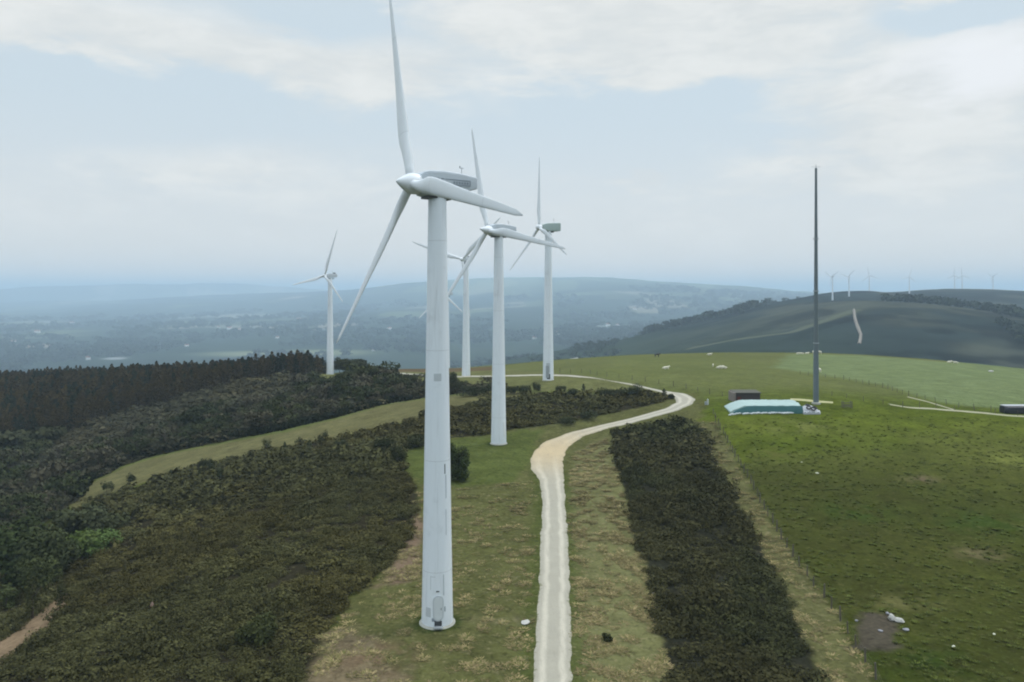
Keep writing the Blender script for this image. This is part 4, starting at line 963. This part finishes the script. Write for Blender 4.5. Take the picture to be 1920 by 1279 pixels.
# the 290 that show largest: front edge and the skyline
ang = np.round((x/y)*140).astype(int); back = set()
for a_ in np.unique(ang):
    I = np.where(ang == a_)[0]; back.add(I[np.argmax(y[I])])
ind = list(back)+[i for i in order if i not in back][:290-len(back)]; ind = set(ind[:290]); note('pines', len(x), len(back))
first = [True]*5
for i in ind:
    k = int(rng.choice(5, p=[.12,.3,.25,.13,.2])); s = rng.uniform(.73, .87)*(1.0 if i not in back else rng.uniform(.94, 1.06))
    rep(pine_t[k], first[k], (x[i], y[i], z[i]), rng.uniform(0, 6.28), (s, s, s), 'slender brownish pine packed in the dark plantation on the left', 'pines of the dark plantation'); first[k] = False
rest = [i for i in range(len(x)) if i not in ind]
if rest:
    I = np.array(rest); T = [pine_arrays(9.5+.9*k, 2.7+.15*k, 230, BR0 if k % 3 else GN0, BR1 if k % 3 else GN1, 330+k, base=.12, size=.5) for k in range(5)]
    s = rng.uniform(.7, .86, len(I)); V, Fq, C = merge(T, np.stack([x[I], y[I], z[I]], 1), s, rng.uniform(0, 6.28, len(I)), (.7+.6*rng.random(len(I)))[:, None]*np.ones(3), rng.integers(0, 5, len(I)))
    tag(obj('pine_wood', mesh_np('pine_wood', V, Fq, M_leaf, False, {'col': C})), 'inner mass of brownish pines filling the plantation', 'pine wood', kind='stuff')

# ------------------------------------------------------------------ scrubby wood on the slope below the pines
cols = [((.022,.027,.013),(.075,.082,.036)),((.030,.032,.020),(.095,.092,.055)),((.016,.022,.010),(.055,.064,.026)),((.034,.032,.021),(.098,.088,.056))]
bt = [tree('scrub_tree', crown_arrays(broad_lobes(4.6, 4.2, 9, 400+k), 420, .24, *cols[k], 400+k), trunk_mb(3.6, .12, 400+k, 5, .08), '', 'tree', None) for k in range(4)]
x, y = scatter(WOOD, 2600); k = in_frame(x, y, 60); x, y = x[k], y[k]; cell = {}; keep = []
for i in range(len(x)):
    c_ = (int(x[i]//4.6), int(y[i]//4.6))
    if c_ in cell: continue
    cell[c_] = 1; keep.append(i)
x, y = x[keep], y[keep]; sdw = sdist(WOOD, x, y); k = sdw > 1.0; x, y = x[k], y[k]; dens = fbm(x/22, y/22, 55, 3)
o_ = np.argsort(np.hypot(x, y)-60*dens)[:290]; note('wood', len(x)); first = [True]*4
for i in o_:
    k = int(rng.integers(0, 4)); s = rng.uniform(.6, 1.45)*(.6+1.1*dens[i])*(.42 if CX+F*x[i]/y[i] > 790 else 1)
    rep(bt[k], first[k], (x[i], y[i], ground(x[i], y[i])), rng.uniform(0, 6.28), (s, s, s*rng.uniform(.75, 1.15)), 'grey green scrubby tree among many on the slope below the pines', 'scrubby trees below the pine plantation'); first[k] = False
heath('bramble', WOOD, 1.0, (.020,.021,.012), (.072,.066,.038), 1.0, 2.4, .7, 2.0, seed0=170, warm=(1.05,.98,.9), tint_s=14)
tag(bpy.data.objects['bramble'], 'tangled undergrowth between the scrubby trees on the left slope', 'undergrowth')
# dark hedge along the upper edge of the grass break
HL = np.array([hit(*p) for p in [(140,936),(158,908),(233,868),(300,850),(433,823),(533,805),(633,781),(740,753),(780,748)]])
s_ = np.concatenate([[0], np.cumsum(np.hypot(*np.diff(HL, axis=0).T))]); t = np.arange(0, s_[-1], .7); hx_ = np.interp(t, s_, HL[:,0])+rng.normal(0,.35,len(t)); hy_ = np.interp(t, s_, HL[:,1])+rng.normal(0,.35,len(t))
T = [clump_arrays(500+i, (.006,.009,.005), (.026,.029,.013), 90, .13) for i in range(5)]; n = len(t); sc_ = rng.uniform(1.7, 2.6, n)
V, Fq, C = merge(T, np.stack([hx_, hy_, height(hx_, hy_)-.1], 1), np.stack([sc_, sc_, sc_*1.15], 1), rng.uniform(0,6.28,n), (.8+.4*rng.random(n))[:,None]*np.ones(3), rng.integers(0,5,n))
tag(obj('hedge', mesh_np('hedge', V, Fq, M_leaf, False, {'col': C})), 'long dark hedge edging the upper side of the curved grass strip', 'hedge')

# ------------------------------------------------------------------ single trees and bushes
def lone(name, px, py, hpx, wpx, c0, c1, label, seed, cat='bush', nl=700, kind='broad', leaf=None, group=None, dy=0):
    x, y = hit(px, py); h = hpx*y/F; w = wpx*y/F; 
    if kind == 'pine': arr = pine_arrays(h, w/2, nl, c0, c1, seed, .08, leaf or max(.12, .075*w))
    else: arr = crown_arrays(broad_lobes(h, w, 14, seed, name != 'young_tree' and cat != 'tree' or py > 1000), int(nl*2.6), leaf or max(.12, .042*w), c0, c1, seed)
    t = tree(name, arr, trunk_mb(h*.7, max(.06, .03*h), seed, 4, .06), label, cat, group); t.location = (x, y, ground(x, y)); return t
DG0, DG1 = (.018,.021,.009), (.056,.060,.026); MG0, MG1 = (.032,.041,.015), (.085,.100,.038); BG0, BG1 = (.045,.068,.018), (.13,.17,.05); OL0, OL1 = (.030,.034,.014), (.085,.085,.034)
lone('broadleaf_tree', 22, 1098, 132, 88, DG0, (.060,.082,.030), 'big dark green tree at the left border, tallest of its group', 601, 'tree', 2600)
lone('broadleaf_tree', 84, 1096, 108, 70, MG0, (.080,.092,.042), 'mid green leafy tree standing right of the big dark one', 602, 'tree', 1800)
lone('broadleaf_tree', 66, 1118, 80, 50, DG0, MG1, 'smaller tree in front between the two left border trees', 603, 'tree', 1200)
lone('young_tree', 150, 1052, 54, 58, BG0, BG1, 'bright fresh green young tree, left one of two, in the heather', 604, 'tree', 1300)
lone('young_tree', 186, 1040, 40, 48, BG0, (.11,.16,.05), 'fresh green bush right of the fresh green young tree', 605, 'tree', 1000)
lone('broadleaf_tree', 168, 1010, 62, 74, OL0, (.070,.078,.040), 'olive tree at the bottom end of the grass strip', 606, 'tree', 1400)
lone('broadleaf_tree', 130, 1004, 50, 46, DG0, DG1, 'small dark tree left of the olive tree', 607, 'tree', 900)
lone('broadleaf_tree', 30, 858, 52, 100, (.022,.025,.012), (.064,.066,.034), 'round grey green tree below the plantation at the left border', 608, 'tree', 1500)
lone('broadleaf_tree', 378, 808, 44, 60, DG0, (.055,.068,.034), 'round dark tree in the middle of the scrubby slope', 609, 'tree', 1200)
lone('sapling', 12, 1140, 42, 28, MG0, MG1, 'light green sapling at the left border below the big trees', 610, 'tree', 500)
lone('sapling', 60, 1160, 90, 18, OL0, OL1, 'thin bare looking sapling left of the reddish path', 611, 'tree', 260)
lone('sapling', 112, 1140, 56, 14, OL0, OL1, 'spindly sapling at the top of the reddish path', 612, 'tree', 200)
lone('round_bush', 858, 900, 66, 38, DG0, (.048,.066,.022), 'dense round dark bush right behind the nearest tower', 620, 'bush', 2200)
lone('round_bush', 744, 868, 32, 22, DG0, DG1, 'dark bush at the left tip of the green turbine pad', 621, 'bush', 700)
lone('round_bush', 722, 852, 36, 26, DG0, MG0, 'dark bush a little up left of the pad tip', 622, 'bush', 700)
lone('round_bush', 782, 838, 22, 34, DG0, DG1, 'low dark bush at the upper edge of the green pad', 623, 'bush', 600)
lone('round_bush', 1137, 1202, 13, 12, DG0, DG1, 'small dark bush alone on the straw verge right of the track', 624, 'bush', 500)
lone('round_bush', 480, 1210, 48, 60, OL0, (.075,.085,.030), 'greenish bush rising above heather left of the brown patch', 625, 'bush', 1300)
lone('broadleaf_tree', 768, 736, 36, 24, DG0, DG1, 'dark tree standing out just left of the nearest tower', 630, 'tree', 700)
lone('broadleaf_tree', 850, 738, 40, 22, DG0, DG1, 'tall dark tree showing right of the nearest tower', 631, 'tree', 700)
lone('broadleaf_tree', 700, 730, 30, 26, DG0, MG1, 'green topped tree in the shrub row right of the left turbine', 632, 'tree', 600)
lone('broadleaf_tree', 717, 730, 22, 14, DG0, MG0, 'narrow small tree between the green topped tree and dark tree', 633, 'tree', 400)
lone('broadleaf_tree', 642, 726, 28, 30, DG0, MG0, 'bushy tree just right of the left turbine foot', 634, 'tree', 600)
lone('broadleaf_tree', 585, 722, 24, 30, DG0, DG1, 'bushy tree just left of the left turbine foot', 635, 'tree', 600)
lone('broadleaf_tree', 660, 700, 24, 46, DG0, DG1, 'wide dark tree between left turbine and the tiny hut', 636, 'tree', 900)
lone('broadleaf_tree', 637, 699, 28, 26, DG0, DG1, 'dark tree touching the left turbine on its right side', 637, 'tree', 700)
lone('round_bush', 710, 694, 7, 12, DG0, DG1, 'tiny dark bush beside the pale track near the hut', 638, 'bush', 200)
G_row = 'dark bushes in the row above the brown heather patch'
row_lab = [(880,743,18,30,'broad'),(899,742,20,22,'broad'),(915,742,17,22,'broad'),(957,739,15,24,'broad'),(971,738,19,16,'broad'),(985,737,15,20,'broad'),(1006,733,19,12,'broad'),(1052,737,15,14,'broad'),(1075,742,14,18,'broad'),
 (1094,740,20,8,'pine'),(1130,742,16,18,'broad'),(1148,744,15,22,'broad'),(1180,744,17,30,'broad'),(1196,743,24,20,'broad'),(1245,745,16,12,'pine'),(1258,748,10,9,'broad'),(1105,786,16,26,'broad'),(1062,795,14,24,'broad')]
wh = ['left of','behind','right of']
names_row = ['first bush of the row right of the nearest tower','second bush of the row, narrow, left of the second turbine','third bush of the row, touching the second turbine tower','low bush just right of the second turbine tower','pointed bush below the third turbine, left one','small pointed bush below the third turbine, middle one','pointed bush straight below left of the third turbine foot',
 'small pointed bush right below the third turbine foot','low round bush right of the third turbine, first of the cluster','pointed bush in the cluster above the heather patch','wide low bush in the cluster left of the two biggest bushes','wide low bush touching the two biggest bushes','wide dark bush, second largest of the row','tallest dark bush at the right end of the row',
 'pointed bush inside the track bend','last small bush at the tip of the track bend','dark bush on the lower edge of the heather patch near the track','dark bush on the lower edge of the heather patch, farther left']
for i, (px, py, hp, wp, kd) in enumerate(row_lab): lone('round_bush', px, py, hp, wp, (.022,.028,.014), (.060,.066,.032), names_row[i], 640+i, 'bush', 320, kd, group=G_row)
G_sap = 'saplings scattered where heather meets the grass strip'
sap_lab = ['sapling alone in the grass strip at its lower curve','bushy sapling where the grass strip narrows','small conical sapling by the lower strip edge','small conical sapling halfway along the strip edge','pair-forming sapling, left one, at the middle of the strip','pair-forming sapling, right one, at the middle of the strip','dark sapling just below the pair','thin sapling in heather under the pair','broad dark sapling at the upper strip edge','slim sapling right of the broad dark one','tall sapling high on the strip edge','dark conifer sapling near the top of the strip','broad sapling left of the nearest tower','small sapling beside the broad one left of the tower']
for i, (px, py, hp, wp, kd) in enumerate([(245,903,17,12,'broad'),(200,922,18,16,'broad'),(320,895,14,9,'pine'),(331,889,12,8,'pine'),(382,884,24,12,'broad'),(395,884,26,11,'broad'),(413,900,24,12,'broad'),(374,902,22,8,'pine'),(500,846,26,14,'broad'),(534,845,16,8,'pine'),(562,838,20,12,'broad'),(580,855,30,16,'pine'),(606,832,26,14,'broad'),(640,842,22,18,'broad')]):
    lone('sapling', px, py, hp, wp, (.026,.034,.014), (.066,.072,.034), sap_lab[i], 670+i, 'sapling', 260, kd, group=G_sap)

# trees on the distant ridge and woods in the valley
x = []; y = []; s = []
for a_, b_, Y0, Y1, n_ in [((1655,563),(1700,567),1190,1200,26),((1700,569),(1860,585),1190,1130,70),((1860,585),(1935,604),1130,1060,50),((1880,620),(1940,660),950,850,30)]:
    q_ = rng.random(n_); Yt = Y0+(Y1-Y0)*q_+rng.normal(0, 12, n_); px = a_[0]+(b_[0]-a_[0])*q_+rng.normal(0, 3, n_); x += list((px-CX)*Yt/F); y += list(Yt); s += list(rng.uniform(.8, 1.9, n_))
n_ = 900; rr2 = rng.uniform(1100, 2600, n_); aa = rng.uniform(-.1, .14, n_); m_ = fbm(rr2*np.sin(aa)/170, rr2/170, 88, 3) > .53; x += list((rr2*np.sin(aa))[m_]); y += list((rr2*np.cos(aa))[m_]); s += list(rng.uniform(.7, 1.5, m_.sum()))
n_ = 9000; rr2 = np.exp(rng.uniform(math.log(1500), math.log(7500), n_)); aa = rng.uniform(-.64, .45, n_); xx_, yy_ = rr2*np.sin(aa), rr2*np.cos(aa); m_ = fbm(xx_/420, yy_/420, 89, 3) > .52
x += list(xx_[m_]); y += list(yy_[m_]); s += list((1.3+rr2[m_]/2300)*rng.uniform(.7, 1.3, m_.sum()))
x, y, s = map(np.array, (x, y, s)); k = (np.arange(len(x)) < 176) | (height(x, y) < 2) | (y > 3000); x, y, s = x[k], y[k], s[k]; T = [crown_arrays(broad_lobes(8, 9, 7, 700+k), 46, 1.5, (.020,.028,.018), (.042,.052,.032), 700+k) for k in range(4)]
V, Fq, C = merge(T, np.stack([x, y, height(x, y)-1], 1), s, rng.uniform(0, 6.28, len(x)), (.75+.5*rng.random(len(x)))[:, None]*np.ones(3), rng.integers(0, 4, len(x)))
tag(obj('distant_wood', mesh_np('distant_wood', V, Fq, M_leaf, False, {'col': C})), 'bluish far off woods on the ridge and valley floor', 'wood', kind='stuff'); note('far trees', len(x))
# white farmhouses in the valley
M_lime = plain('limewash', (.78,.78,.74), .8, .08, .2); M_tile = plain('clay_tile', (.30,.16,.11), .9, .15, .3)
house = thing('farmhouse', (0,0,0), 'x', 'farmhouse')
MB().box((0,0,2),(12,8,6)).build('wall', M_lime, house); MB().loft([[Vector((xx,-4.6,4.9)), Vector((xx,0,7.4)), Vector((xx,4.6,4.9))] for xx in (-6.6,6.6)]).build('roof', M_tile, house)
first_h = True
for px, Y, sc_ in [(1002,3300,1.5),(1048,3500,2.0),(1072,3800,2.0),(1140,4000,2.6),(1158,4050,1.6),(1306,4100,2.2),(165,2700,1.8),(210,3000,1.5),(70,4200,2.2),(430,4300,2.0),(410,4500,1.8),(448,4100,1.6),(290,5200,2.4),(135,5300,2.6),(520,3600,1.4),(730,4100,2.0),(930,3200,1.4),(700,3000,1.2),(960,3600,1.6),(1190,5200,2.4),(1230,3700,1.5),(560,5100,2.2),(25,3500,1.6),(350,3300,1.3)]:
    xh = (px-CX)*Y/F; zh = ground(xh, Y)
    rep(house, first_h, (xh, Y, zh), random.uniform(0, 3), sc_, 'white speck of a farmhouse far down in the hazy valley', 'white farmhouses in the hazy valley'); first_h = False

# ------------------------------------------------------------------ the air
hz = MB(); hz.box((0, 0, (-330+200)/2), (72000, 72000, 530)); 
hm = bpy.data.materials.new('haze_air'); hm.use_nodes = True; N = hm.node_tree.nodes; L = hm.node_tree.links
out = N['Material Output']; N.remove(N['Principled BSDF']); pv = nd('ShaderNodeVolumePrincipled'); pv.inputs['Color'].default_value = (.65,.83,1.0,1); pv.inputs['Density'].default_value = 1.65e-4; pv.inputs['Anisotropy'].default_value = 0.0
L.new(pv.outputs[0], out.inputs['Volume'])
ho = hz.build('haze', hm); tag(ho, kind='stuff'); hm.cycles.homogeneous_volume = True if hasattr(hm, 'cycles') and hasattr(hm.cycles, 'homogeneous_volume') else None
